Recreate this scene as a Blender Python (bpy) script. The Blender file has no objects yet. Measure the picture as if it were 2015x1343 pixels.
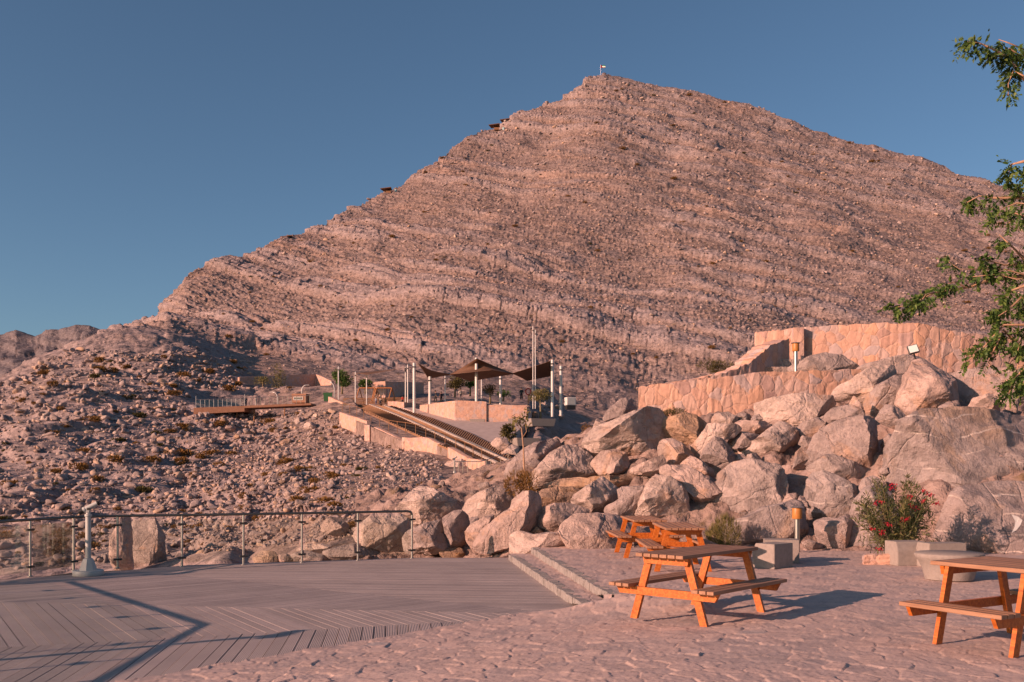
import bpy, bmesh, math, random
import numpy as np
from mathutils import Vector, Matrix
R = math.radians
random.seed(7)
rng = np.random.default_rng(11)
SC = bpy.context.scene
COL = SC.collection
F, HOR, CX, H = 1850.0, 925.0, 1007.5, 1.72      # focal length (photo px), horizon row, centre column, eye height
DECK = -0.24                                     # timber deck level; stone terrace is z = 0

def pt(px, py, Y):
    return Vector(((px - CX) / F * Y, Y, H - (py - HOR) / F * Y))
def gnd(px, py, z=0.0):
    Y = F * (H - z) / (py - HOR)
    return Vector(((px - CX) / F * Y, Y, z))

# ---------------------------------------------------------------- tagging
def tag(o, label=None, cat=None, group=None, kind=None):
    if label: o['label'] = label
    if cat: o['category'] = cat
    if group: o['group'] = group
    if kind: o['kind'] = kind
    return o
def empty(name, loc, rz=0.0, label=None, cat=None, group=None):
    o = bpy.data.objects.new(name, None); COL.objects.link(o)
    o.location = loc; o.rotation_euler = (0, 0, rz); o.empty_display_size = .2
    return tag(o, label, cat, group)
def link(name, me, mats=(), parent=None):
    o = bpy.data.objects.new(name, me); COL.objects.link(o)
    for m in (mats if isinstance(mats, (list, tuple)) else [mats]):
        me.materials.append(m)
    if parent is not None: o.parent = parent
    return o
def copy_tree(o, parent=None):
    c = o.copy(); COL.objects.link(c); c.parent = parent
    for ch in list(o.children): copy_tree(ch, c)
    return c
def np_mesh(name, V, Fq, smooth=True, mat_idx=None):
    me = bpy.data.meshes.new(name)
    V = np.ascontiguousarray(V, dtype=np.float32); Fq = np.ascontiguousarray(Fq, dtype=np.int32)
    k = Fq.shape[1]
    me.vertices.add(len(V)); me.vertices.foreach_set('co', V.ravel())
    me.loops.add(Fq.size); me.loops.foreach_set('vertex_index', Fq.ravel())
    me.polygons.add(len(Fq)); me.polygons.foreach_set('loop_start', np.arange(0, Fq.size, k, dtype=np.int32))
    me.polygons.foreach_set('loop_total', np.full(len(Fq), k, dtype=np.int32))
    if smooth: me.polygons.foreach_set('use_smooth', np.ones(len(Fq), dtype=bool))
    if mat_idx is not None: me.polygons.foreach_set('material_index', np.ascontiguousarray(mat_idx, dtype=np.int32))
    me.update(calc_edges=True); me.validate()
    return me
def vcol(me, name, arr):
    a = me.color_attributes.new(name, 'FLOAT_COLOR', 'POINT')
    a.data.foreach_set('color', np.ascontiguousarray(arr, dtype=np.float32).ravel())

# ---------------------------------------------------------------- mesh builder
class MB:
    def __init__(s): s.v = []; s.f = []; s.m = []
    def add(s, verts, faces, m=0):
        b = len(s.v); s.v += [tuple(v) for v in verts]
        s.f += [tuple(b + i for i in f) for f in faces]; s.m += [m] * len(faces); return s
    def box(s, c, d, mat=None, m=0, bev=0.0):
        hx, hy, hz = d[0] / 2, d[1] / 2, d[2] / 2; c = Vector(c)
        if bev <= 0:
            vs = [Vector((x * hx, y * hy, z * hz)) for z in (-1, 1) for y in (-1, 1) for x in (-1, 1)]
            fs = [(0, 2, 3, 1), (4, 5, 7, 6), (0, 1, 5, 4), (2, 6, 7, 3), (0, 4, 6, 2), (1, 3, 7, 5)]
        else:
            bm = bmesh.new(); bmesh.ops.create_cube(bm, size=1)
            for v in bm.verts: v.co = Vector((v.co.x * d[0], v.co.y * d[1], v.co.z * d[2]))
            bmesh.ops.bevel(bm, geom=bm.edges[:], offset=bev, segments=1, affect='EDGES')
            bm.verts.index_update(); vs = [v.co.copy() for v in bm.verts]; fs = [tuple(v.index for v in f.verts) for f in bm.faces]; bm.free()
        if mat is not None: vs = [mat @ v for v in vs]
        return s.add([v + c for v in vs], fs, m)
    def beam(s, a, b, w, h, up=Vector((0, 0, 1)), m=0, bev=0.0):
        a, b = Vector(a), Vector(b); d = b - a; L = d.length; x = d.normalized()
        y = up.cross(x)
        if y.length < 1e-5: y = Vector((1, 0, 0)).cross(x)
        y.normalize(); z = x.cross(y)
        M = Matrix((x, y, z)).transposed()
        return s.box((a + b) / 2, (L, w, h), M, m, bev)
    def tube(s, pts, r, n=8, cap=True, m=0):
        pts = [Vector(p) for p in pts]; rs = r if isinstance(r, (list, tuple)) else [r] * len(pts)
        rings = []; prev = None
        for i, p in enumerate(pts):
            t = (pts[min(i + 1, len(pts) - 1)] - pts[max(i - 1, 0)]).normalized()
            if prev is None:
                a = Vector((0, 0, 1)) if abs(t.z) < .9 else Vector((1, 0, 0)); u = t.cross(a).normalized()
            else:
                u = (prev - t * prev.dot(t)).normalized()
            prev = u; w = t.cross(u)
            rings.append([p + (u * math.cos(2 * math.pi * k / n) + w * math.sin(2 * math.pi * k / n)) * rs[i] for k in range(n)])
        vs = [v for r_ in rings for v in r_]; fs = []
        for i in range(len(rings) - 1):
            for k in range(n):
                a = i * n + k; b = i * n + (k + 1) % n
                fs.append((a, b, b + n, a + n))
        if cap:
            fs.append(tuple(reversed(range(n)))); fs.append(tuple(range((len(rings) - 1) * n, len(rings) * n)))
        return s.add(vs, fs, m)
    def lathe(s, prof, c=(0, 0, 0), n=20, m=0, sx=1, sy=1):
        c = Vector(c); vs = []; fs = []
        for (r, z) in prof:
            for k in range(n):
                a = 2 * math.pi * k / n; vs.append(c + Vector((r * sx * math.cos(a), r * sy * math.sin(a), z)))
        for i in range(len(prof) - 1):
            for k in range(n):
                a = i * n + k; b = i * n + (k + 1) % n; fs.append((a, b, b + n, a + n))
        fs.append(tuple(reversed(range(n)))); fs.append(tuple(range((len(prof) - 1) * n, len(prof) * n)))
        return s.add(vs, fs, m)
    def prism(s, poly, a, b, m=0):
        """poly: list of 3-D points of one face, extruded by vector from a to b"""
        n = len(poly); e = Vector(b) - Vector(a)
        vs = [Vector(p) for p in poly] + [Vector(p) + e for p in poly]
        fs = [tuple(reversed(range(n))), tuple(range(n, 2 * n))]
        fs += [(i, (i + 1) % n, (i + 1) % n + n, i + n) for i in range(n)]
        return s.add(vs, fs, m)
    def build(s, name, mats, parent=None, smooth=False, autosmooth=None):
        me = bpy.data.meshes.new(name); me.from_pydata(s.v, [], s.f)
        bm = bmesh.new(); bm.from_mesh(me); bmesh.ops.recalc_face_normals(bm, faces=bm.faces[:]); bm.to_mesh(me); bm.free()
        if len(me.polygons) == len(s.m): me.polygons.foreach_set('material_index', s.m)
        if smooth: me.polygons.foreach_set('use_smooth', [True] * len(me.polygons))
        me.update()
        if autosmooth is not None:
            me.polygons.foreach_set('use_smooth', [True] * len(me.polygons)); me.set_sharp_from_angle(angle=R(autosmooth))
        return link(name, me, mats, parent)

# ---------------------------------------------------------------- numpy noise
def _h(ix, iy, iz, seed):
    with np.errstate(over='ignore'):
        h = (ix.astype(np.uint32) * np.uint32(374761393) + iy.astype(np.uint32) * np.uint32(668265263)
             + iz.astype(np.uint32) * np.uint32(2147483647 - 58) + np.uint32((seed * 1274126177) & 0xffffffff))
        h = (h ^ (h >> np.uint32(13))) * np.uint32(1274126177)
        h = (h ^ (h >> np.uint32(16))) * np.uint32(2246822519)
        h = h ^ (h >> np.uint32(15))
    return (h & np.uint32(0xffffff)).astype(np.float32) / np.float32(0xffffff)
def vnoise(x, y, z, seed=0):
    xf, yf, zf = np.floor(x), np.floor(y), np.floor(z)
    ix, iy, iz = xf.astype(np.int64), yf.astype(np.int64), zf.astype(np.int64)
    u, v, w = x - xf, y - yf, z - zf
    u = u * u * u * (u * (u * 6 - 15) + 10); v = v * v * v * (v * (v * 6 - 15) + 10); w = w * w * w * (w * (w * 6 - 15) + 10)
    r = 0
    for a in (0, 1):
        for b in (0, 1):
            for c in (0, 1):
                r = r + _h(ix + a, iy + b, iz + c, seed) * ((u if a else 1 - u) * (v if b else 1 - v) * (w if c else 1 - w))
    return (r * 2 - 1).astype(np.float32)
def fbm(x, y, z, oct=4, seed=0, gain=.5):
    r = 0; a = 1.0; t = 0
    for i in range(oct):
        r = r + a * vnoise(x, y, z, seed + i * 17); t += a; a *= gain
        x = x * 2.03 + 1.7; y = y * 2.03 + 9.2; z = z * 2.03 + 4.1
    return r / t
def voro2(x, y, seed=0):
    xf, yf = np.floor(x), np.floor(y); ix, iy = xf.astype(np.int64), yf.astype(np.int64)
    f1 = np.full(x.shape, 9, np.float32); f2 = f1.copy(); idd = np.zeros(x.shape, np.float32); cx = idd.copy(); cy = idd.copy()
    z0 = np.zeros_like(ix)
    for a in (-1, 0, 1):
        for b in (-1, 0, 1):
            jx, jy = ix + a, iy + b
            px = jx + .1 + .8 * _h(jx, jy, z0, seed + 1) - x; py = jy + .1 + .8 * _h(jx, jy, z0, seed + 2) - y
            d = np.sqrt(px * px + py * py).astype(np.float32)
            near = d < f1
            f2 = np.where(near, f1, np.minimum(f2, d))
            idd = np.where(near, _h(jx, jy, z0, seed + 3), idd); cx = np.where(near, -px, cx); cy = np.where(near, -py, cy)
            f1 = np.where(near, d, f1)
    return f1, f2, idd, cx, cy
def sstep(a, b, x):
    t = np.clip((x - a) / (b - a), 0, 1); return t * t * (3 - 2 * t)

# ---------------------------------------------------------------- shader helper
class NT:
    def __init__(s, name):
        s.mat = bpy.data.materials.new(name); s.mat.use_nodes = True; s.t = s.mat.node_tree; s.n = s.t.nodes; s.l = s.t.links
        s.b = s.n['Principled BSDF']; s.b.inputs['Roughness'].default_value = .9
        s.b.inputs['Specular IOR Level'].default_value = .25
    def new(s, typ, **kw):
        n = s.n.new(typ)
        for k, v in kw.items():
            if k in n.inputs: n.inputs[k].default_value = v
            else: setattr(n, k, v)
        return n
    def li(s, a, b): s.l.new(a, b)
    def coord(s, kind='Object', scale=(1, 1, 1), rot=(0, 0, 0)):
        tc = s.new('ShaderNodeTexCoord'); mp = s.new('ShaderNodeMapping')
        mp.inputs['Scale'].default_value = scale; mp.inputs['Rotation'].default_value = rot
        s.li(tc.outputs[kind], mp.inputs['Vector']); return mp.outputs['Vector']
    def noise(s, vec, scale, detail=4, rough=.55, dist=0.0):
        n = s.new('ShaderNodeTexNoise'); n.inputs['Scale'].default_value = scale; n.inputs['Detail'].default_value = detail
        n.inputs['Roughness'].default_value = rough; n.inputs['Distortion'].default_value = dist
        if vec is not None: s.li(vec, n.inputs['Vector'])
        return n.outputs['Fac']
    def voro(s, vec, scale, feature='F1', rand=1.0):
        n = s.new('ShaderNodeTexVoronoi'); n.feature = feature; n.inputs['Scale'].default_value = scale; n.inputs['Randomness'].default_value = rand
        if vec is not None: s.li(vec, n.inputs['Vector'])
        return n
    def ramp(s, fac, stops, interp='LINEAR'):
        n = s.new('ShaderNodeValToRGB'); cr = n.color_ramp; cr.interpolation = interp
        while len(cr.elements) < len(stops): cr.elements.new(.5)
        for e, (p, c) in zip(cr.elements, stops):
            e.position = p; e.color = (c[0], c[1], c[2], 1) if not isinstance(c, (int, float)) else (c, c, c, 1)
        s.li(fac, n.inputs['Fac']); return n.outputs['Color']
    def mix(s, fac, a, b, mode='MIX'):
        n = s.new('ShaderNodeMix'); n.data_type = 'RGBA'; n.blend_type = mode
        for sock, v in ((n.inputs[0], fac), (n.inputs[6], a), (n.inputs[7], b)):
            if isinstance(v, (int, float)): sock.default_value = v
            elif isinstance(v, (tuple, list)): sock.default_value = (v[0], v[1], v[2], 1)
            else: s.li(v, sock)
        return n.outputs[2]
    def math(s, op, a, b=0.0, clamp=False):
        n = s.new('ShaderNodeMath'); n.operation = op; n.use_clamp = clamp
        for sock, v in ((n.inputs[0], a), (n.inputs[1], b)):
            if isinstance(v, (int, float)): sock.default_value = v
            else: s.li(v, sock)
        return n.outputs[0]
    def facets(s, P, scale, stretch=(1, 1, 1), warp=0.0):
        """height field of randomly tilted flat breaks: one plane per cell"""
        mp = s.new('ShaderNodeMapping'); mp.inputs['Scale'].default_value = tuple(scale * k for k in stretch); s.li(P, mp.inputs[0]); v = mp.outputs[0]
        if warp:
            n = s.new('ShaderNodeTexNoise'); n.inputs['Scale'].default_value = .8; n.inputs['Detail'].default_value = 3; s.li(v, n.inputs['Vector'])
            v = s.mix(warp, v, n.outputs['Color'])
        vo = s.new('ShaderNodeTexVoronoi'); vo.inputs['Scale'].default_value = 1; s.li(v, vo.inputs['Vector'])
        d = s.new('ShaderNodeVectorMath'); d.operation = 'SUBTRACT'; s.li(v, d.inputs[0]); s.li(vo.outputs['Position'], d.inputs[1])
        c = s.new('ShaderNodeVectorMath'); c.operation = 'SUBTRACT'; s.li(vo.outputs['Color'], c.inputs[0]); c.inputs[1].default_value = (.5, .5, .5)
        t = s.new('ShaderNodeVectorMath'); t.operation = 'DOT_PRODUCT'; s.li(d.outputs[0], t.inputs[0]); s.li(c.outputs[0], t.inputs[1])
        sp = s.new('ShaderNodeSeparateColor'); s.li(vo.outputs['Color'], sp.inputs[0])
        return t.outputs['Value'], sp.outputs[0], sp.outputs[1]
    def bump(s, h, strength=.5, dist=.05, normal=None):
        n = s.new('ShaderNodeBump'); n.inputs['Strength'].default_value = strength; n.inputs['Distance'].default_value = dist
        s.li(h, n.inputs['Height'])
        if normal is not None: s.li(normal, n.inputs['Normal'])
        return n.outputs['Normal']
    def out(s, col=None, rough=None, normal=None, metal=None):
        for k, v in (('Base Color', col), ('Roughness', rough), ('Normal', normal), ('Metallic', metal)):
            if v is None: continue
            if isinstance(v, (int, float)): s.b.inputs[k].default_value = v
            elif isinstance(v, (tuple, list)): s.b.inputs[k].default_value = (v[0], v[1], v[2], 1)
            else: s.li(v, s.b.inputs[k])
        return s.mat

# ---------------------------------------------------------------- camera, sky, sun
cam = bpy.data.cameras.new('camera'); co = bpy.data.objects.new('camera', cam); COL.objects.link(co); SC.camera = co
cam.sensor_width = 36; cam.lens = 36 * F / 2015; cam.shift_y = (HOR - 671.5) / 2015; cam.clip_start = .1; cam.clip_end = 8000
co.location = (0, 0, H); co.rotation_euler = (R(90), 0, 0)
SUN_EL, SUN_DIR = R(17.0), Vector((.86, .51))            # direction the light travels (ground azimuth)
az = math.atan2(SUN_DIR.y, SUN_DIR.x)
to_sun = Vector((-math.cos(az) * math.cos(SUN_EL), -math.sin(az) * math.cos(SUN_EL), math.sin(SUN_EL)))
sl = bpy.data.lights.new('sun', 'SUN'); sl.energy = 5.0; sl.angle = R(.5); sl.color = (1.0, 0.58, 0.43)
so = bpy.data.objects.new('sun', sl); COL.objects.link(so); so.rotation_euler = to_sun.to_track_quat('Z', 'Y').to_euler(); so.location = (-30, -20, 30)
W = bpy.data.worlds.new('World'); SC.world = W; W.use_nodes = True
wn, wl = W.node_tree.nodes, W.node_tree.links
sky = wn.new('ShaderNodeTexSky'); sky.sky_type = 'NISHITA'; sky.sun_disc = False
sky.sun_elevation = SUN_EL; sky.sun_rotation = math.atan2(to_sun.x, to_sun.y)
sky.altitude = 1500; sky.air_density = 1.0; sky.dust_density = 3.4; sky.ozone_density = 2.6
bg = wn['Background']; bg.inputs['Strength'].default_value = 0.068
tn = wn.new('ShaderNodeMix'); tn.data_type = 'RGBA'; tn.blend_type = 'MULTIPLY'; tn.inputs[0].default_value = 1; tn.inputs[7].default_value = (.97, 1.03, 1.01, 1)
wl.new(sky.outputs[0], tn.inputs[6]); wl.new(tn.outputs[2], bg.inputs['Color'])
SC.view_settings.view_transform = 'Standard'; SC.view_settings.look = 'None'; SC.view_settings.exposure = 0.6; SC.view_settings.gamma = 1

# ================================================================ materials
def rock_terrain_mat(name='mountain_rock', gain=(1, 1, 1)):
    m = NT(name); g = m.new('ShaderNodeNewGeometry')
    at = m.new('ShaderNodeAttribute', attribute_name='rock'); sep = m.new('ShaderNodeSeparateColor'); m.li(at.outputs['Color'], sep.inputs[0])
    P = g.outputs['Position']
    n1 = m.noise(P, .035, 5, .6); n2 = m.noise(P, .4, 5, .65); n3 = m.noise(P, 2.2, 4, .7)
    rock = m.ramp(n2, [(.30, (.235, .186, .180)), (.5, (.29, .228, .218)), (.7, (.335, .262, .247))])
    rock = m.mix(m.math('MULTIPLY', sep.outputs[1], .45), rock, (.262, .215, .21))
    warm = m.ramp(n3, [(.3, (.20, .138, .115)), (.55, (.268, .193, .166)), (.75, (.32, .24, .21))])
    f = m.math('ADD', m.math('MULTIPLY', m.math('SUBTRACT', sep.outputs[0], .12), 1.25), m.math('MULTIPLY', m.math('SUBTRACT', n1, .5), .7), True)
    col = m.mix(f, warm, rock)
    col = m.mix(sep.outputs[2], col, (.37, .235, .175))
    sp = m.math('MULTIPLY', m.ramp(m.noise(P, .55, 4, .6), [(.60, 0.0), (.67, 1.0)]), m.ramp(f, [(.2, .8), (.75, .1)]))
    col = m.mix(sp, col, (.115, .075, .035))
    fine = m.noise(P, 6.0, 3, .7)
    col = m.mix(.55, col, m.ramp(fine, [(.25, .62), (.5, 1.0), (.8, 1.22)]), 'MULTIPLY')
    # broken rock faces at three sizes; stones differ a little in tone
    sx = m.new('ShaderNodeSeparateXYZ'); m.li(P, sx.inputs[0]); cb = m.new('ShaderNodeCombineXYZ'); m.li(sx.outputs[0], cb.inputs[0]); m.li(sx.outputs[1], cb.inputs[1])
    m.li(m.math('ADD', sx.outputs[2], m.math('MULTIPLY', sx.outputs[0], .31)), cb.inputs[2]); PS = cb.outputs[0]      # follows the dip of the beds
    fa, ta, _ = m.facets(PS, .2, (1, 1, 2.3), .12); fb, tb, ub = m.facets(PS, .62, (1, 1, 1.7), .1); fc, tc, _ = m.facets(P, 1.7, (1, 1, 1.2))
    col = m.mix(.6, col, m.ramp(tb, [(0, .72), (.35, .97), (.8, 1.1), (1, 1.24)]), 'MULTIPLY')
    col = m.mix(.6, col, m.ramp(tc, [(0, .58), (.3, .95), (1, 1.22)]), 'MULTIPLY')
    h1 = m.math('ADD', m.math('MULTIPLY', fa, 2.5), m.math('MULTIPLY', tb, .42)); h2 = m.math('ADD', m.math('MULTIPLY', fb, 1.1), m.math('MULTIPLY', tc, .22))
    hh = m.math('ADD', m.math('ADD', h1, h2), m.math('ADD', m.math('MULTIPLY', fc, .5), m.math('MULTIPLY', m.noise(P, 3.2, 4, .7), .3)))
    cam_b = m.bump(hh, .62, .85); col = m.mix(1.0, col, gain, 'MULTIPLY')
    return m.out(col, .95, cam_b)
M = {}
M['terrain'] = rock_terrain_mat(); M['hazed_rock'] = rock_terrain_mat('distant_rock_haze_tint', (.66, .70, .74))  # distance haze of the far hills is put into their colour: darker, greyer
def simple(name, col, rough=.6, metal=0.0, spec=.4, nscale=None, namp=.12, bump=0.0, bscale=40):
    m = NT(name); c = col
    if nscale:
        n = m.noise(m.coord(), nscale, 5, .6)
        c = m.ramp(n, [(.25, tuple(x * (1 - namp * 2) for x in col)), (.5, col), (.78, tuple(min(1, x * (1 + namp * 1.6)) for x in col))])
    nr = m.bump(m.noise(m.coord(), bscale, 4, .6), bump, .01) if bump else None
    m.b.inputs['Specular IOR Level'].default_value = spec
    return m.out(c, rough, nr, metal)
def paving_mat():
    m = NT('crazy_paving'); at = m.new('ShaderNodeAttribute', attribute_name='rock'); sep = m.new('ShaderNodeSeparateColor'); m.li(at.outputs['Color'], sep.inputs[0])
    P = m.new('ShaderNodeNewGeometry').outputs['Position']
    base = m.ramp(sep.outputs[1], [(0, (.34, .29, .28)), (.3, (.455, .37, .345)), (.6, (.50, .392, .352)), (.85, (.54, .42, .375)), (1, (.39, .352, .345))])
    n = m.noise(P, 3.5, 6, .65); base = m.mix(.6, base, m.ramp(n, [(.25, .72), (.5, 1.0), (.75, 1.15)]), 'MULTIPLY')
    spot = m.ramp(m.noise(P, 17, 4, .65), [(.33, .35), (.41, 1.0)]); base = m.mix(.6, base, spot, 'MULTIPLY')
    mort = m.ramp(m.noise(P, 14, 4, .6), [(.3, (.44, .34, .29)), (.7, (.66, .51, .43))])
    col = m.mix(1.0, m.mix(sep.outputs[2], base, mort), (1.0, .945, .92), 'MULTIPLY')
    nb = m.bump(m.math('ADD', m.noise(P, 7, 6, .7), m.math('MULTIPLY', m.noise(P, 45, 3, .6), .4)), .32, .02)
    return m.out(col, .85, nb)
def deck_mat(ang):
    m = NT('grey_deck_boards'); g = m.new('ShaderNodeNewGeometry'); P = g.outputs['Position']
    r = g.outputs['Random Per Island']
    base = m.ramp(r, [(0, (.30, .255, .24)), (.5, (.335, .282, .265)), (1, (.37, .31, .292))])
    n = m.noise(P, 1.3, 5, .6); base = m.mix(.7, base, m.ramp(n, [(.25, .8), (.5, 1.0), (.75, 1.16)]), 'MULTIPLY')
    s = m.noise(P, 30, 3, .7); base = m.mix(.4, base, m.ramp(s, [(.25, .75), (.7, 1.2)]), 'MULTIPLY')
    m.b.inputs['Specular IOR Level'].default_value = .3
    mp = m.new('ShaderNodeMapping'); mp.vector_type = 'TEXTURE'; mp.inputs['Rotation'].default_value = (0, 0, ang); m.li(P, mp.inputs[0])
    w = m.new('ShaderNodeTexWave'); w.wave_type = 'BANDS'; w.bands_direction = 'Y'; w.inputs['Scale'].default_value = 16; m.li(mp.outputs[0], w.inputs['Vector'])
    return m.out(base, m.ramp(n, [(.3, .62), (.7, .8)]), m.bump(w.outputs['Fac'], .5, .006))
def wood_mat(name, lo, mid, hi, rough=.5, axis=0):
    m = NT(name); sc = [9, 9, 9]; sc[axis] = .7
    v = m.coord('Object', tuple(sc)); w = m.noise(v, 3.2, 5, .62, .6)
    fine = m.noise(m.coord('Object', tuple(x * (6 if i != axis else 2) for i, x in enumerate(sc))), 3, 3, .6)
    g = m.new('ShaderNodeNewGeometry')
    c = m.ramp(w, [(.28, lo), (.5, mid), (.74, hi)])
    c = m.mix(.45, c, m.ramp(fine, [(.25, .62), (.6, 1.08)]), 'MULTIPLY')
    c = m.mix(.5, c, m.ramp(g.outputs['Random Per Island'], [(0, .72), (.5, 1.0), (1, 1.2)]), 'MULTIPLY')
    m.b.inputs['Specular IOR Level'].default_value = .4
    return m.out(c, rough, m.bump(fine, .2, .003))
def wall_mat():
    m = NT('stone_masonry'); uv = m.new('ShaderNodeUVMap'); uv.uv_map = 'UVMap'
    mp = m.new('ShaderNodeMapping'); mp.inputs['Scale'].default_value = (3.2, 2.7, 1); m.li(uv.outputs[0], mp.inputs[0])
    wob = m.new('ShaderNodeTexNoise'); wob.inputs['Scale'].default_value = 3.0; wob.inputs['Detail'].default_value = 3; m.li(mp.outputs[0], wob.inputs['Vector'])
    vec = m.mix(.26, mp.outputs[0], wob.outputs['Color'])
    cell = m.voro(vec, 1.2, 'F1', .95); ed = m.voro(vec, 1.2, 'DISTANCE_TO_EDGE', .95)
    sp = m.new('ShaderNodeSeparateColor'); m.li(cell.outputs['Color'], sp.inputs[0])
    st = m.ramp(sp.outputs[0], [(0, (.49, .315, .235)), (.25, (.54, .345, .24)), (.45, (.51, .365, .29)), (.6, (.42, .35, .32)), (.72, (.55, .34, .22)), (.88, (.37, .26, .225)), (1, (.52, .385, .31))])
    P = m.new('ShaderNodeNewGeometry').outputs['Position']
    n = m.noise(P, 5, 6, .68); st = m.mix(.75, st, m.ramp(n, [(.25, .62), (.5, 1.0), (.75, 1.2)]), 'MULTIPLY')
    j = m.ramp(ed.outputs['Distance'], [(.004, .45), (.03, 0.0)])
    col = m.mix(j, st, m.mix(m.noise(P, 12, 3, .5), (.42, .30, .235), (.50, .37, .295)))
    col = m.mix(1.0, col, (1.0, .93, .95), 'MULTIPLY')
    hgt = m.math('ADD', m.ramp(ed.outputs['Distance'], [(.0, 0.0), (.10, 1.0)]), m.math('MULTIPLY', n, 1.6))
    return m.out(col, .9, m.bump(hgt, .42, .035))
def boulder_mat(name, a, b, stain, vein=0.0, scale=1.0):
    """a, b: two rock tones; stain: iron-stained patches with their own outline; vein: white calcite lines"""
    m = NT(name); v = m.coord('Object'); oi = m.new('ShaderNodeObjectInfo')
    off = m.new('ShaderNodeVectorMath'); off.operation = 'ADD'; m.li(v, off.inputs[0])
    cm = m.new('ShaderNodeCombineXYZ')
    for i, k in enumerate((37.0, 91.0, 53.0)): m.li(m.math('MULTIPLY', oi.outputs['Random'], k), cm.inputs[i])
    m.li(cm.outputs[0], off.inputs[1]); P = off.outputs[0]
    n1 = m.noise(P, .9 * scale, 6, .62, .4); n2 = m.noise(P, 4.5 * scale, 6, .7); n3 = m.noise(P, 20 * scale, 4, .7)
    c = m.mix(m.ramp(n1, [(.33, 0.0), (.62, 1.0)]), a, b)
    c = m.mix(m.math('MULTIPLY', m.math('SUBTRACT', oi.outputs['Random'], .5), .5, True), c, (.40, .335, .30))
    c = m.mix(.9, c, m.ramp(n2, [(.25, .55), (.47, .98), (.72, 1.28)]), 'MULTIPLY')
    sm = m.ramp(m.noise(P, .75 * scale, 5, .6, .8), [(.56, 0.0), (.66, 1.0)])
    c = m.mix(m.math('MULTIPLY', sm, .85), c, stain)
    pits = m.ramp(n3, [(.27, .5), (.36, 1.0)]); c = m.mix(.5, c, pits, 'MULTIPLY')
    if vein:
        w = m.new('ShaderNodeTexWave'); w.wave_type = 'BANDS'; w.bands_direction = 'Z'; w.inputs['Scale'].default_value = .8; w.inputs['Distortion'].default_value = 9; w.inputs['Detail'].default_value = 4; w.inputs['Detail Scale'].default_value = .55
        m.li(P, w.inputs['Vector'])
        vm = m.math('MULTIPLY', m.ramp(w.outputs['Fac'], [(.975, 0.0), (.994, 1.0)]), m.ramp(m.noise(P, 1.3, 3, .5), [(.45, 0.0), (.6, 1.0)]))
        c = m.mix(m.math('MULTIPLY', vm, vein), c, (.60, .50, .44))
    wv = m.new('ShaderNodeTexNoise'); wv.inputs['Scale'].default_value = 1.1 * scale; wv.inputs['Detail'].default_value = 4; m.li(P, wv.inputs['Vector'])
    ck = m.voro(m.mix(.42, P, wv.outputs['Color']), .8 * scale, 'DISTANCE_TO_EDGE', 1.0)
    crack = m.ramp(ck.outputs['Distance'], [(.0, 0.0), (.016, 1.0)])
    f1_, t1_, _ = m.facets(P, 1.5 * scale, (1, 1, 1.3), .15); f2_, t2_, _ = m.facets(P, 4.2 * scale, (1, 1, 1.2), .12)
    c = m.mix(.5, c, m.ramp(t1_, [(0, .74), (.5, 1.0), (1, 1.22)]), 'MULTIPLY')
    h = m.math('ADD', m.math('ADD', m.math('MULTIPLY', f1_, 2.6), m.math('MULTIPLY', f2_, .9)), m.math('ADD', m.math('ADD', n2, m.math('MULTIPLY', n3, .30)), m.math('MULTIPLY', crack, .22)))
    return m.out(c, .93, m.bump(h, 1.0, .12))
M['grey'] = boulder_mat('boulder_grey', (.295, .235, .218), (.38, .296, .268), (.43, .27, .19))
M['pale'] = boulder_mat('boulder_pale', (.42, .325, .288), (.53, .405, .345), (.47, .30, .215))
M['pink'] = boulder_mat('boulder_pink', (.40, .29, .252), (.50, .365, .31), (.50, .30, .19))
M['orange'] = boulder_mat('boulder_orange', (.36, .255, .205), (.44, .28, .18), (.48, .265, .125))
M['vein'] = boulder_mat('bedrock_veined', (.275, .226, .216), (.34, .272, .252), (.38, .27, .205), 1.0)
M['paving'] = paving_mat(); M['deck'] = [deck_mat(a) for a in (math.atan2(1, -.13), math.atan2(-.83, .55), math.atan2(.66, .75), math.atan2(-.10, 1))]; M['wall'] = wall_mat()
M['dark'] = simple('deck_joist_dark', (.015, .013, .012), .9)
M['steel'] = simple('brushed_steel', (.46, .44, .40), .32, .9)
M['steel_dark'] = simple('aged_steel', (.16, .15, .13), .35, .85)
M['clamp'] = simple('clamp_metal', (.07, .065, .06), .4, .6)
M['grey_paint'] = simple('pale_grey_paint', (.42, .42, .39), .45, 0, .5, 6, .06)
M['white_paint'] = simple('white_paint', (.60, .57, .53), .45, 0, .5, 2, .05)
M['concrete'] = simple('cast_concrete', (.285, .243, .216), .85, 0, .3, 14, .09, .35, 120)
M['black'] = simple('black_rubber', (.02, .02, .02), .5)
M['table_side'] = wood_mat('oiled_orange_timber', (.27, .06, .009), (.44, .112, .014), (.58, .185, .032), .45)
M['table_top'] = wood_mat('weathered_table_slats', (.23, .115, .066), (.30, .155, .09), (.36, .20, .12), .6)
M['edge_stone'] = simple('step_edge_stone', (.25, .225, .21), .9, 0, .3, 8, .2, .5, 60)
def glass_mat():
    m = NT('clear_glass'); tr = m.new('ShaderNodeBsdfTransparent'); tr.inputs[0].default_value = (.93, .95, .93, 1)
    gl = m.new('ShaderNodeBsdfGlossy'); gl.inputs['Roughness'].default_value = .02
    fr = m.new('ShaderNodeFresnel'); fr.inputs[0].default_value = 1.45
    mx = m.new('ShaderNodeMixShader'); m.li(m.math('MULTIPLY', fr.outputs[0], .7), mx.inputs[0]); m.li(tr.outputs[0], mx.inputs[1]); m.li(gl.outputs[0], mx.inputs[2])
    m.li(mx.outputs[0], m.n['Material Output'].inputs['Surface']); return m.mat
M['glass'] = glass_mat()

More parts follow.
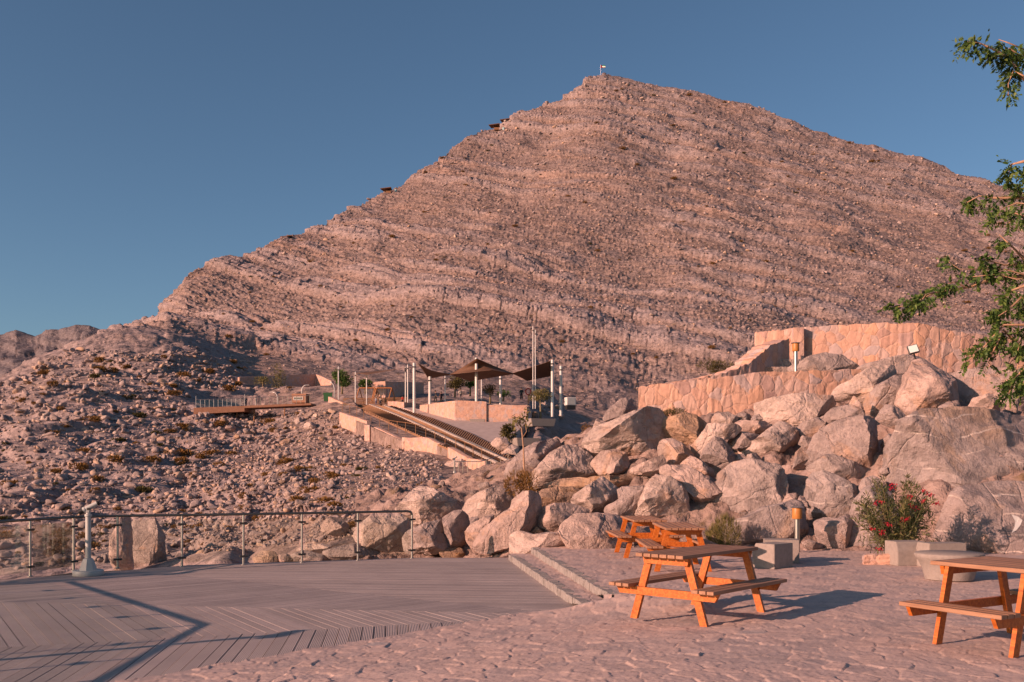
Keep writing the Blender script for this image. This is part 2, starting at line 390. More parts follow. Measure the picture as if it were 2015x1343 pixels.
def scree_mat():
    m = NT('scree_stone'); g = m.new('ShaderNodeNewGeometry'); P = g.outputs['Position']; r = g.outputs['Random Per Island']
    c = m.ramp(r, [(0, (.225, .182, .172)), (.3, (.30, .236, .218)), (.55, (.365, .278, .25)), (.72, (.325, .26, .245)), (.86, (.44, .295, .205)), (1, (.47, .37, .315))])
    n = m.noise(P, 2.2, 5, .7); c = m.mix(.8, c, m.ramp(n, [(.25, .66), (.5, 1.0), (.75, 1.2)]), 'MULTIPLY')
    return m.out(c, .95, m.bump(m.noise(P, 3.5, 5, .7), .6, .12))
M['scree'] = scree_mat()

# ================================================================ terrain: one polar height field
KP = [-900, -300, 0, 100, 240, 330, 365, 500, 650, 800, 950, 1040, 1100, 1250, 1400, 1700, 2015, 2300, 3000]
# knots K0..K8 as (photo row, distance); K9 is the ridge
T = {
-900: [(1240,44),(1110,60),(1010,80),(910,108),(830,145),(770,190),(830,230),(850,290),(840,400)],
-300: [(1240,42),(1110,58),(1000,76),(900,104),(810,143),(745,188),(800,230),(820,290),(800,400)],
0: [(1240,38),(1112,53),(1010,70),(900,98),(800,140),(748,184),(780,230),(790,290),(780,380)],
100: [(1240,37),(1112,52),(1010,69),(900,97),(780,143),(694,188),(715,235),(725,300),(720,390)],
240: [(1230,36),(1112,50),(1010,68),(900,97),(782,146),(650,200),(664,255),(665,310),(660,380)],
330:  [(1225,34),(1108,48),(1010,66),(900,98),(785,148),(662,200),(638,258),(625,310),(616,345)],
365:  [(1222,33),(1106,47),(1010,65),(902,98),(788,150),(674,201),(648,260),(612,318),(570,350)],
500:  [(1205,28),(1100,40),(1010,60),(908,96),(806,158),(712,214),(682,268),(640,305),(570,350)],
650:  [(1140,24),(1062,32),(990,54),(900,88),(802,141),(738,218),(690,266),(620,310),(520,380)],
800: [(1113,21.8),(1072,27),(990,48),(926,73),(806,133),(752,215),(690,265),(580,330),(460,410)],
950: [(1113,21.8),(1075,26),(992,46),(938,71),(806,126),(765,215),(690,270),(560,350),(400,450)],
1040: [(1113,21.6),(1063,27),(988,45),(936,70),(812,122),(778,217),(690,276),(545,360),(372,468)],
1100: [(1113,21.5),(1055,28),(985,45),(935,72),(872,116),(794,220),(690,280),(530,370),(350,480)],
1250: [(1060,30),(1045,36),(1005,58),(960,85),(905,120),(835,220),(690,290),(525,380),(350,490)],
1400: [(1060,30),(1045,36),(1005,58),(965,85),(915,120),(845,220),(690,290),(530,380),(370,490)],
1700: [(1060,30),(1045,36),(1005,58),(965,85),(915,120),(840,220),(690,300),(560,390),(430,490)],
2015: [(1060,30),(1045,36),(1005,58),(965,85),(915,120),(830,220),(690,310),(590,400),(490,490)],
2300: [(1060,30),(1045,36),(1005,58),(965,85),(915,120),(830,220),(700,310),(620,400),(540,490)],
3000: [(1060,30),(1045,36),(1005,58),(965,85),(915,120),(840,220),(760,310),(720,400),(690,490)]}
RIDGE = [(-900,830,460),(-300,800,450),(0,775,420),(200,700,400),(240,655,400),(300,640,370),(318,614,352),(330,606,358),(345,590,362),(352,568,364),(365,545,367),(385,532,372),(420,525,380),(500,500,400),(560,470,415),(600,460,425),(635,440,440),(680,415,455),(730,395,475),(755,378,485),(800,360,500),(850,325,520),(880,300,535),(925,265,560),(950,258,570),(985,250,582),(1010,232,592),(1060,210,610),(1085,202,617),(1120,194,628),(1130,178,634),(1150,158,642),(1170,149,648),(1185,147,650),(1215,152,652),(1270,165,652),(1300,172,650),(1360,180,646),(1450,202,638),(1480,215,636),(1560,240,630),(1640,268,624),(1700,288,620),(1780,310,615),(1850,332,610),(1940,360,604),(2015,385,600),(2300,470,590),(3000,650,560)]
def build_terrain():
    px = np.concatenate([np.arange(-900, -60, 14.0), np.arange(-60, 2076, 2.0), np.arange(2076, 3000, 14.0)])
    NC = len(px)
    ky = [np.interp(px, KP, [T[k][i][0] for k in KP]) for i in range(9)]
    kY = [np.exp(np.interp(px, KP, [math.log(T[k][i][1]) for k in KP])) for i in range(9)]
    rx = [r[0] for r in RIDGE]
    top = np.interp(px, rx, [r[1] for r in RIDGE]); dense = np.arange(-1100, 3200, 2.0)
    td = np.interp(dense, rx, [r[1] for r in RIDGE]); kk_ = np.exp(-(np.arange(-60, 61) * 2.0 / 38) ** 2); kk_ /= kk_.sum()
    soft = np.interp(px, dense, np.convolve(np.pad(td, 60, mode='edge'), kk_, 'valid')); resid = top - soft
    ky.append(soft); kY.append(np.interp(px, rx, [r[2] for r in RIDGE]))
    # the far side of the ridge falls away
    ky.append(ky[9] + 60); kY.append(kY[9] * 1.12)
    ky.append(ky[9] + 260); kY.append(kY[9] * 1.5)
    cnt = [60, 74, 90, 78, 70, 36, 74, 96, 112, 5, 4]
    rows_y, rows_Y, kn = [], [], []
    for i, c in enumerate(cnt):
        for j in range(c):
            t = j / c
            rows_y.append(ky[i] * (1 - t) + ky[i + 1] * t); rows_Y.append(np.exp(np.log(kY[i]) * (1 - t) + np.log(kY[i + 1]) * t)); kn.append(i + t)
    rows_y.append(ky[-1]); rows_Y.append(kY[-1]); kn.append(11.)
    PY = np.array(rows_y); YY = np.array(rows_Y); kn = np.array(kn)
    PY = PY + resid[None, :] * sstep(8.72, 9.0, kn)[:, None]
    X = (px[None, :] - CX) / F * YY; Z = H - (PY - HOR) / F * YY
    # soften knot creases inside the slopes (crest K5 and ridge K9 keep their edge where they are skylines)
    def smooth(A, n):
        k = np.ones(2 * n + 1) / (2 * n + 1)
        P_ = np.pad(A, ((n, n), (0, 0)), mode='edge')
        return sum(P_[i:i + A.shape[0]] * k[i] for i in range(2 * n + 1))
    wgt = (sstep(.15, .6, kn) * (1 - sstep(8.3, 8.9, kn)))[:, None]
    keep = np.exp(-((kn - 5) / .22) ** 2)[:, None] * (1 - sstep(250, 340, px))[None, :]
    wgt = wgt * (1 - keep)
    for A in (X, YY, Z): A += (smooth(smooth(A, 9), 9) - A) * wgt
    # normals of the base sheet
    def normals(X, Y, Z):
        dxu, dyu, dzu = (np.gradient(A, axis=1) for A in (X, Y, Z)); dxv, dyv, dzv = (np.gradient(A, axis=0) for A in (X, Y, Z))
        nx = dyu * dzv - dzu * dyv; ny = dzu * dxv - dxu * dzv; nz = dxu * dyv - dyu * dxv
        l = np.sqrt(nx ** 2 + ny ** 2 + nz ** 2) + 1e-9
        return nx / l, ny / l, nz / l
    nx, ny, nz = normals(X, YY, Z)
    x, y, z = X.astype(np.float32), YY.astype(np.float32), Z.astype(np.float32)
    KN = np.broadcast_to(kn[:, None], X.shape)
    mtn = sstep(5.0, 5.8, KN) * np.ones_like(x)
    PXg = np.broadcast_to(px[None, :], X.shape)
    # large forms
    big = fbm(x / 75, y / 75, z / 75, 3, 3)
    dep = 7.0 * big * mtn * sstep(240, 420, PXg) * (1 - .55 * sstep(8.0, 9.0, KN)) + 2.2 * fbm(x / 22, y / 22, z / 22, 3, 8) * sstep(45, 140, y)
    # --- strata on the mountain
    wx = 14 * fbm(x / 60, y / 60, z / 60, 3, 21)
    s = z + .31 * x + 3.5 * fbm(x / 90, y / 90, z / 90, 3, 22) + .05 * y
    tt = s / 12.5 + .14 * fbm(x / 40, y / 40, z / 40, 2, 23)
    k = np.floor(tt); f = tt - k; zi = np.zeros_like(k, dtype=np.int64)
    hard = _h(k.astype(np.int64), zi, zi, 5); wid = .40 + .40 * hard
    patch = sstep(-.45, .1, fbm(x / 45, y / 45, z / 45, 3, 31) + .9 * (hard - .45))
    edge = .06
    outc = sstep(0, .10, f) * (1 - sstep(wid - edge, wid + edge, f)) * patch
    rk1 = _h(k.astype(np.int64), zi, zi, 15)
    bw = 4.0 + 8.0 * rk1 * rk1
    wz = .5 * fbm(x / 7, y / 7, z / 7, 3, 41)
    f1, f2, idc, cx_, cy_ = voro2((x + wx - 5.0 * f) / bw + k * 7.31 + wz, f * 12.5 / (3.2 + 3.6 * rk1) + wz, 51)
    crack = sstep(.0, .065, f2 - f1)
    g1, g2, idg, gx_, gy_ = voro2((x - s * .35 + y * .2) / 2.4 + .5 * wz, s / 1.15 + wz, 53)
    bed = outc * mtn
    dm = bed * (.5 + .85 * idc + .6 * cx_ * (idc - .5) - 1.3 * (1 - crack) * sstep(-.3, .2, fbm(x / 9, y / 9, z / 9, 2, 43)) + 2.0 * (wid - f))
    dm += mtn * (.22 - .12 * outc) * (.7 * (idg - .4) - .35 * (1 - sstep(0, .12, g2 - g1)) + .35 * gx_)
    q1, q2, idq, qx_, qy_ = voro2((x + y * .3) / 1.1 + wz, s / .55 + wz, 54)
    dm += mtn * (1 - .6 * outc) * sstep(.6, .75, idq) * .5 * (1 - sstep(.2, .6, q1))
    # thin beds
    t2 = s / 2.6 + .18 * fbm(x / 15, y / 15, z / 15, 2, 61); k2 = np.floor(t2); f2b = t2 - k2
    h2 = _h(k2.astype(np.int64), zi, zi, 9)
    dm += mtn * (.6 + .7 * outc) * h2 * sstep(0, .10, f2b) * (1 - sstep(.55, .75, f2b))
    # --- jagged outcrops of the near hillside
    jag = sstep(-.15, .25, fbm(x / 26, y / 26, z / 26, 3, 71) + .55 * (1 - sstep(380, 560, PXg)) - .25 * sstep(500, 700, PXg))
    jag = jag * (1 - mtn)
    dh = 0
    rx_, ry_ = (x * .94 + y * .34), (z * 1.1 + y * .45 - x * .25)
    for sc_, amp, sd in ((11.0, .9, 81), (4.6, .42, 82)):
        wa = .35 * fbm(x / sc_, y / sc_, z / sc_, 3, sd)
        a1, a2, ida, ax, ay = voro2((rx_ - .6 * ry_) / (sc_ * 1.1) + wa, (ry_ + .35 * rx_) / (sc_ * .75) + wa, sd)
        vis = sstep(1.2, 3.2, sc_ * F / y)                      # leave out what would be finer than the grid
        dh = dh + vis * amp * ((ida - .2 + .7 * ax * (ida - .3) - .45 * ay) * sstep(0, .24, a2 - a1) - .3)
    dep_h = dh * jag
    # --- loose stones everywhere, at two sizes
    st = 0; thr = .42 - .24 * (sstep(380, 520, PXg) * (1 - mtn))
    for sc_, amp, sd in ((2.6, .7, 91), (1.1, .34, 92), (.5, .16, 93), (.24, .08, 94)):
        a1, a2, ida, ax, ay = voro2(x / sc_ + .2 * fbm(x / sc_, y / sc_, z / sc_, 2, sd), (y * .75 + z * .9) / sc_, sd)
        vis = sstep(2.0, 5.0, sc_ * F / y) * (1 - sstep(sc_ * 85, sc_ * 130, y)) * (mtn + (1 - mtn) * (.6 if sc_ > 2 else 0)) * (.55 + .45 * sstep(.3, -.3, outc - .3))
        st = st + vis * amp * np.maximum(0, ida - thr) * 1.5 * (1 - sstep(.25, .62, a1)) * (1 + .8 * ax)
    clump = .35 + .65 * sstep(-.35, .25, fbm(x / 18, y / 18, z / 18, 3, 99))
    fine = .35 * fbm(x / 4.5, y / 4.5, z / 4.5, 4, 101) * sstep(60, 260, y) + .12 * fbm(x / 1.6, y / 1.6, z / 1.6, 4, 102)
    tot = dep + dm + dep_h + st * clump + fine * (.6 + .4 * jag)
    # shaded rubble cut, and flat pad under the terrace and steps
    flat = 1 - sstep(28, 40, y) * 1.0
    tot = tot * (1 - .75 * flat)
    under = sstep(3, 9, np.interp(px, [640, 722, 800, 880, 960, 1010], [783, 833, 866, 888, 912, 930])[None, :] - PY)
    plz = under * sstep(640, 660, PXg) * (1 - sstep(1035, 1055, PXg)) * sstep(2.6, 2.9, KN) * (1 - sstep(4.0, 4.25, KN))
    tot = tot * (1 - plz) - 1.1 * plz
    X2, Y2, Z2 = x + nx * tot, y + ny * tot, z + nz * tot
    nr = len(kn)
    # colour attribute: r rock/scree, g cell tone, b ochre ledge
    rk = np.clip(.25 + .75 * np.maximum(bed, jag * .62) + .25 * (idc - .5), 0, 1)
    ochre = mtn * np.clip((1 - sstep(.0, .10, np.abs(f - wid - .04))) * patch * sstep(.0, .5, fbm(x / 20, y / 20, z / 20, 3, 120)) * 1.2 + .5 * (h2 > .86) * sstep(-.1, .3, fbm(x / 30, y / 30, z / 30, 2, 121)), 0, 1) * .75
    tone = np.where(jag > .4, fbm(x / 5, y / 5, z / 5, 2, 130) * .5 + .5, idc)
    C4 = np.stack([rk, tone, ochre, np.ones_like(rk)], -1).reshape(-1, 4)
    idx = np.arange(nr * NC).reshape(nr, NC)
    q = np.stack([idx[:-1, :-1], idx[:-1, 1:], idx[1:, 1:], idx[1:, :-1]], -1)
    V = np.stack([X2, Y2, Z2], -1).reshape(-1, 3)
    split = int(np.searchsorted(kn, 5.4))
    def part(name, r0, r1):
        v = V[r0 * NC:(r1 + 1) * NC]; qq = (q[r0:r1] - r0 * NC).reshape(-1, 4)
        me = np_mesh(name, v, qq); vcol(me, 'rock', C4[r0 * NC:(r1 + 1) * NC])
        return tag(link(name, me, M['terrain']), kind='structure')
    part('hillside', 0, split); part('mountain', split, nr - 1)
    return dict(V=V.reshape(nr, NC, 3), N=np.stack([nx, ny, nz], -1), px=px, kn=kn, PY=PY)
TER = build_terrain()
def terrain_at(px, py):
    """first terrain point met from the near side at a photo column and row"""
    j = int(np.argmin(np.abs(TER['px'] - px))); v = TER['V'][:, j]
    rows = HOR - (v[:, 2] - H) / v[:, 1] * F
    best = np.inf
    for i in range(len(rows)):
        if rows[i] <= py: return Vector(v[i])
    return Vector(v[np.argmin(np.abs(rows - py))])

def build_far_hills():
    px = np.arange(-900, 520, 2.5); top = np.interp(px, [-900, -300, -60, 0, 30, 68, 90, 118, 150, 180, 210, 260, 330, 520], [600, 640, 652, 657, 648, 660, 650, 652, 642, 644, 655, 668, 690, 760])
    t = np.linspace(0, 1, 70)[:, None]
    Y = 700 + 300 * t + 0 * px[None]; PY = 840 * (1 - t) + top[None] * t
    X = (px - CX) / F * Y; Z = H - (PY - HOR) / F * Y
    x, y, z = (A.astype(np.float32) for A in (X, Y, Z))
    d = 16 * fbm(x / 90, y / 90, z / 90, 4, 201)
    s = z + .3 * x + 6 * fbm(x / 60, y / 60, z / 60, 2, 203); kk = np.floor(s / 14); f = s / 14 - kk
    a1, a2, ida, _, _ = voro2(x / 12 + kk * 3.1, f * 1.2, 205)
    d = d + 3.5 * sstep(0, .2, f) * (1 - sstep(.5, .9, f)) + 3 * ida - 2.5 * (1 - sstep(0, .2, a2 - a1))
    d = d * (1 - .6 * sstep(.85, 1, t))
    Y2 = y - d * .8; Z2 = z + d * .35
    b = np.stack([x[-1:] * 1.3, Y2[-1:] * 1.3, Z2[-1:] * 0 - 20], 0)
    X3 = np.concatenate([x, x[-1:] * 1.3]); Y3 = np.concatenate([Y2, y[-1:] * 1.3]); Z3 = np.concatenate([Z2, z[-1:] * 0 - 20])
    n, m = X3.shape; idx = np.arange(n * m).reshape(n, m)
    q = np.stack([idx[:-1, :-1], idx[:-1, 1:], idx[1:, 1:], idx[1:, :-1]], -1).reshape(-1, 4)
    me = np_mesh('distant_hills', np.stack([X3, Y3, Z3], -1).reshape(-1, 3), q)
    ca = np.ones((n * m, 4)); ca[:, 0] = .9; ca[:, 1] = .8; ca[:, 2] = 0; vcol(me, 'rock', ca)
    tag(link('distant_hills', me, M['hazed_rock']), kind='structure')
build_far_hills()
# the plain far beyond, so that the ground reaches the horizon
g = MB().add([(-9000, -600, -60), (9000, -600, -60), (9000, 7800, -60), (-9000, 7800, -60)], [(0, 1, 2, 3)])
tag(g.build('ground', M['terrain']), kind='structure')

# ================================================================ terrace, steps, deck
DK = (H - DECK) / 2.06                          # deck-level plan coordinates below were taken for a level of -0.34
LB_Y = [v * DK for v in (-2, 2, 4.5, 7.5, 9.16, 9.8, 10.3, 11.25, 12.87, 13.4, 14.0)]
LB_X = [v * DK for v in (-11, -9, -7, -5.0, -3.79, -3.19, -2.71, -1.87, -.41, .10, .6)]
US_A, US_B = (1.35, 13.0), (.43, 20.75)        # upper step edge
TR = -.12                                       # lower tread level
LS_A, LS_B = (.955, 12.95), (-.04, 20.3)        # lower step edge
def us_x(Y): return US_A[0] + (US_B[0] - US_A[0]) * (Y - US_A[1]) / (US_B[1] - US_A[1])
def ls_x(Y): return LS_A[0] + (LS_B[0] - LS_A[0]) * (Y - LS_A[1]) / (LS_B[1] - LS_A[1])
def stones(x, y, sc=.27, seed=301):
    """crazy paving relief: height, tone, mortar mask"""
    z = np.zeros_like(x)
    wx = .35 * fbm(x * 1.6, y * 1.6, z, 3, seed); wy = .35 * fbm(x * 1.6 + 9, y * 1.6, z, 3, seed + 1)
    a1, a2, idc, cx, cy = voro2(x / sc + wx, y / sc + wy, seed + 2)
    e = a2 - a1; j = 1 - sstep(.02, .075, e)
    hgt = (idc - .5) * .008 + (cx * np.sin(idc * 40) + cy * np.cos(idc * 23)) * .008
    hgt = hgt * (1 - j * .8) - .006 * j + .005 * fbm(x * 5, y * 5, z, 4, seed + 5) + .004 * fbm(x * 22, y * 22, z, 2, seed + 15) + .005 * fbm(x * .8, y * .8, z, 2, seed + 6)
    # thick lumps of mortar on part of the joints
    lump = j * sstep(.05, .35, vnoise(x * 2.3, y * 2.3, z, seed + 8))
    return hgt + .009 * lump * sstep(.1, .5, vnoise(x * 1.1, y * 1.1, z, seed + 21) + .3), np.clip(idc * .6 + .4 * (.5 + .8 * fbm(x * 2, y * 2, z, 3, seed + 30)), 0, 1), j * (.5 + .4 * lump)
def sheet(name, px, py, hfun, keep, mat):
    Y = F * H / (py - HOR); X = (px[None, :] - CX) / F * Y[:, None]; Yg = np.broadcast_to(Y[:, None], X.shape)
    x, y = X.astype(np.float32), Yg.astype(np.float32)
    hs, tone, mort = stones(x, y)
    Z = hfun(x, y) + hs
    n, m = X.shape; idx = np.arange(n * m).reshape(n, m)
    q = np.stack([idx[:-1, :-1], idx[:-1, 1:], idx[1:, 1:], idx[1:, :-1]], -1)
    kp = keep(x + .04 * vnoise(x * 9, y * 9, x * 0, 5), y + .04 * vnoise(x * 9, y * 9, x * 0, 6))
    kq = kp[:-1, :-1] & kp[:-1, 1:] & kp[1:, 1:] & kp[1:, :-1]
    q = q[kq]; used = np.unique(q); remap = np.zeros(n * m, dtype=np.int64); remap[used] = np.arange(len(used))
    V = np.stack([x, y, Z], -1).reshape(-1, 3)[used]
    me = np_mesh(name, V, remap[q])
    C4 = np.stack([np.ones_like(tone), tone, mort, np.ones_like(tone)], -1).reshape(-1, 4)[used]; vcol(me, 'rock', C4)
    return tag(link(name, me, mat), kind='structure')
def ramp_h(x, y):
    d = (x - np.interp(y, LB_Y, LB_X)) * .74
    w = np.interp(y, [6, 10, 11.7, 12.8], [4.6, 4.2, 3.6, 1.15])
    z = DECK + .012 + (-DECK - .012) * sstep(0, 1, d / w)
    return np.where((y > 12.98) & (x > us_x(y) - .12), 0, z).astype(np.float32)
def keep_main(x, y):
    return np.where(y > 12.98, x > us_x(y) + .03, x > np.interp(y, LB_Y, LB_X)) & (y < 21.5)
pxs = np.concatenate([np.arange(-1400, -60, 30.0), np.arange(-60, 2080, 2.6), np.arange(2080, 3600, 30.0)])
pys = np.concatenate([np.geomspace(4200, 1400, 30), np.arange(1390, 1345, -4.0), np.arange(1345, 1069, -1.0)])
sheet('stone_terrace', pxs, pys, ramp_h, keep_main, M['paving'])
def tread_keep(x, y): return (x > ls_x(y) + .03) & (x < us_x(y) + .02) & (y > 12.75) & (y < 20.7)
sheet('step_tread', np.arange(960, 1260, 2.0), np.arange(1215, 1070, -.9), lambda x, y: (np.where(y < 13.0, TR - .02, TR) + 0 * x).astype(np.float32), tread_keep, M['paving'])
# stone edging blocks of the two risers, in one mesh per riser
def riser(name, A, B, z1, z0):
    A, B = Vector((*A, 0)), Vector((*B, 0)); d = (B - A); L = d.length; d.normalize(); nrm = Vector((-d.y, d.x, 0))
    rnd = random.Random(int(L * 100)); mb = MB(); t = 0
    while t < L:
        w = rnd.uniform(.10, .22); c = A + d * (t + w / 2) + nrm * (-.065 + rnd.uniform(-.012, .012)); top = z1 + rnd.uniform(-.006, .012)
        k = min(1, (t + .05) / 1.0); zb = z1 - (z1 - z0) * k - .02
        mb.box((c.x, c.y, (top + zb) / 2), (w - .006, .16, top - zb), Matrix.Rotation(math.atan2(d.y, d.x), 3, 'Z'), bev=.010); t += w
    o = mb.build(name, M['edge_stone']); return tag(o, kind='structure')
riser('step_edge', US_A, US_B, 0.0, TR)
riser('step_edge', LS_A, LS_B, TR, DECK)
# ---- deck: separate boards laid in fanned sectors round the corner of the terrace
def clip(poly, p, n):
    out = []; d = [(q[0] - p[0]) * n[0] + (q[1] - p[1]) * n[1] for q in poly]
    for i in range(len(poly)):
        j = (i + 1) % len(poly)
        if d[i] >= 0: out.append(poly[i])
        if (d[i] >= 0) != (d[j] >= 0):
            t = d[i] / (d[i] - d[j]); out.append((poly[i][0] + (poly[j][0] - poly[i][0]) * t, poly[i][1] + (poly[j][1] - poly[i][1]) * t))
    return out
def deck():
    C = (.9 * DK, 13.35 * DK)
    outline = [(1.45, 12.9), (-.06, 22.0), (-2.2, 22.05), (-8.3, 19.85), (-9.1, 19.4), (-9.75, 17.3), (-11.4, 15.5), (-10.6, 9), (-9.5, 3.5), (-5, 3.5)]
    outline = [(x * DK, y * DK) for x, y in outline]
    ang = lambda x, y: math.atan2(y * DK - C[1], x * DK - C[0]) % (2 * math.pi)
    b1, b2, b3 = ang(-5.93, 10.89), ang(-7.98, 14.66), ang(-2.62, 15.75)
    secs = [(b1, R(262), math.atan2(1, -.13)), (b2, b1, math.atan2(-.83, .55)), (b3, b2, math.atan2(.66, .75)), (R(60), b3, math.atan2(-.10, 1))]
    mb = MB(); W_, G = .141, .009
    for si, (a0, a1, pd) in enumerate(secs):
        dx, dy = math.cos(pd), math.sin(pd); nx, ny = -dy, dx
        for k in range(-180, 180):
            o0 = k * W_ + G / 2; o1 = (k + 1) * W_ - G / 2
            poly = [(C[0] + nx * o0 - dx * 40, C[1] + ny * o0 - dy * 40), (C[0] + nx * o0 + dx * 40, C[1] + ny * o0 + dy * 40),
                    (C[0] + nx * o1 + dx * 40, C[1] + ny * o1 + dy * 40), (C[0] + nx * o1 - dx * 40, C[1] + ny * o1 - dy * 40)]
            poly = clip(poly, C, (-math.sin(a0), math.cos(a0))); 
            if len(poly) >= 3: poly = clip(poly, C, (math.sin(a1), -math.cos(a1)))
            for i in range(len(outline)):
                if len(poly) < 3: break
                a, b = outline[i], outline[(i + 1) % len(outline)]
                poly = clip(poly, a, (-(b[1] - a[1]), b[0] - a[0]))
            if len(poly) < 3: continue
            area = abs(sum(poly[i][0] * poly[(i + 1) % len(poly)][1] - poly[(i + 1) % len(poly)][0] * poly[i][1] for i in range(len(poly)))) / 2
            if area < .004: continue
            dz = random.uniform(-.0012, .0012)
            mb.prism([(x, y, DECK + dz) for x, y in poly], (0, 0, 0), (0, 0, -.026), si)
    # dark sub-frame below the gaps and a fascia
    mb.prism([(x, y, DECK - .06) for x, y in outline], (0, 0, 0), (0, 0, -.02), 4)
    return tag(mb.build('timber_deck', M['deck'] + [M['dark']]), kind='structure')
deck()

# ---- rock bank under the boulders
BK = {700: [(1108,22.6),(1092,23.4),(1060,24.6),(1020,27),(985,30.5),(975,33)],
780: [(1106,22.4),(1090,23.2),(1050,24.5),(1005,27),(965,30),(950,33)],
900: [(1102,22.1),(1060,23.5),(1000,26),(960,29),(935,33),(930,36)],
1000:[(1096,21.2),(1040,23),(980,26),(932,29.5),(900,33),(895,36)],
1160:[(1086,20.4),(1000,22.8),(930,25.5),(872,28),(838,31),(838,34)],
1300:[(1083,20.3),(980,22.6),(900,24.8),(822,26.8),(808,27.3),(806,30)],
1500:[(1082,20.3),(980,22.4),(890,24.4),(808,26.5),(797,27.1),(792,30)],
1700:[(1090,19.8),(980,21.6),(880,23.4),(800,26),(745,28),(735,30)],
1850:[(1091,19.7),(960,21),(830,23),(770,26),(728,29),(722,31)],
2015:[(1096,19.1),(960,20.8),(830,22.6),(770,26),(728,29),(722,31)],
2900:[(1110,18.3),(960,20.4),(830,22.6),(770,26),(728,29),(722,31)]}
BKP = sorted(BK)
def bank_col(px):
    return ([float(np.interp(px, BKP, [BK[k][i][0] for k in BKP])) for i in range(6)], [float(np.interp(px, BKP, [BK[k][i][1] for k in BKP])) for i in range(6)])
def bankY(px, py):
    a, b = bank_col(px); return float(np.interp(-py, [-v for v in a], b))
def build_bank():
    px = np.concatenate([np.arange(700, 2080, 4.0), np.arange(2080, 2900, 20)])
    py, Y = [], []
    cols = [bank_col(p) for p in px]
    tt = np.linspace(0, 5, 130)
    PYg = np.stack([np.interp(tt, range(6), c[0]) for c in cols], 1); Yg = np.stack([np.interp(tt, range(6), c[1]) for c in cols], 1)
    PYg = np.concatenate([PYg[:1] + 0, PYg, PYg[-1:] + 260]); Yg = np.concatenate([Yg[:1] - 1.2, Yg, Yg[-1:] + 16])
    PYg[0] = HOR + (H + .6) / Yg[0] * F
    X = ((px[None] - CX) / F * Yg).astype(np.float32); Z = (H - (PYg - HOR) / F * Yg).astype(np.float32); y = Yg.astype(np.float32)
    d = .25 * fbm(X / 1.2, y / 1.2, Z / 1.2, 4, 401)
    for sc_, amp, sd in ((.7, .30, 402), (.3, .16, 403), (.14, .07, 404)):
        a1, a2, ida, ax, ay = voro2(X / sc_ + .2 * fbm(X / sc_, y / sc_, Z / sc_, 2, sd), (y + Z) / sc_, sd)
        d += amp * np.maximum(0, ida - .3) * (1 - sstep(.25, .6, a1))
    fade = np.clip((np.concatenate([[0], tt, [5]]) * 3), .05, 1)[:, None]
    Z2 = Z + d * fade * .8 - .22 * fade; Y2 = y - d * fade * .4
    n, m = X.shape; idx = np.arange(n * m).reshape(n, m); q = np.stack([idx[:-1, :-1], idx[:-1, 1:], idx[1:, 1:], idx[1:, :-1]], -1).reshape(-1, 4)
    me = np_mesh('rock_bank', np.stack([X, Y2, Z2], -1).reshape(-1, 3), q)
    ca = np.ones((n * m, 4)); ca[:, 0] = np.clip(d.ravel() * 1.2, 0, .6); ca[:, 1] = .4; ca[:, 2] = .08; vcol(me, 'rock', ca)
    tag(link('rock_bank', me, M['terrain']), kind='structure')
build_bank()

# ================================================================ boulders: each a solid of its own, outline, depth and facets per stone
ZA, ZB, ZC, ZD, ZE, ZF, ZG, ZS, ZP, ZH = (700, 880, 5.594), (980, 860, 5.594), (1140, 760, 5.594), (1380, 760, 5.594), (1560, 680, 5.594), (1380, 920, 5.594), (1700, 800, 3.73), (480, 960, 5.597), (640, 640, 3.731), (1500, 560, 3.913)
def ico(sub):
    bm = bmesh.new(); bmesh.ops.create_icosphere(bm, subdivisions=sub, radius=1); bm.verts.ensure_lookup_table()
    v = np.array([x.co[:] for x in bm.verts], dtype=np.float64); f = np.array([[a.index for a in x.verts] for x in bm.faces]); bm.free(); return v, f
ICO = {k: ico(k) for k in (4, 5, 6)}
def polar_radius(poly, c, th):
    P = np.array(poly) - c; n = len(P); out = np.zeros_like(th)
    dx, dy = np.cos(th), np.sin(th)
    for i in range(n):
        a, b = P[i], P[(i + 1) % n]; e = b - a
        den = dx * e[1] - dy * e[0]; den = np.where(np.abs(den) < 1e-9, 1e-9, den)
        t = (a[0] * e[1] - a[1] * e[0]) / den; u = (a[0] * dy - a[1] * dx) / den
        ok = (t > 0) & (u >= -1e-6) & (u <= 1 + 1e-6); out = np.where(ok, np.maximum(out, t), out)
    return out
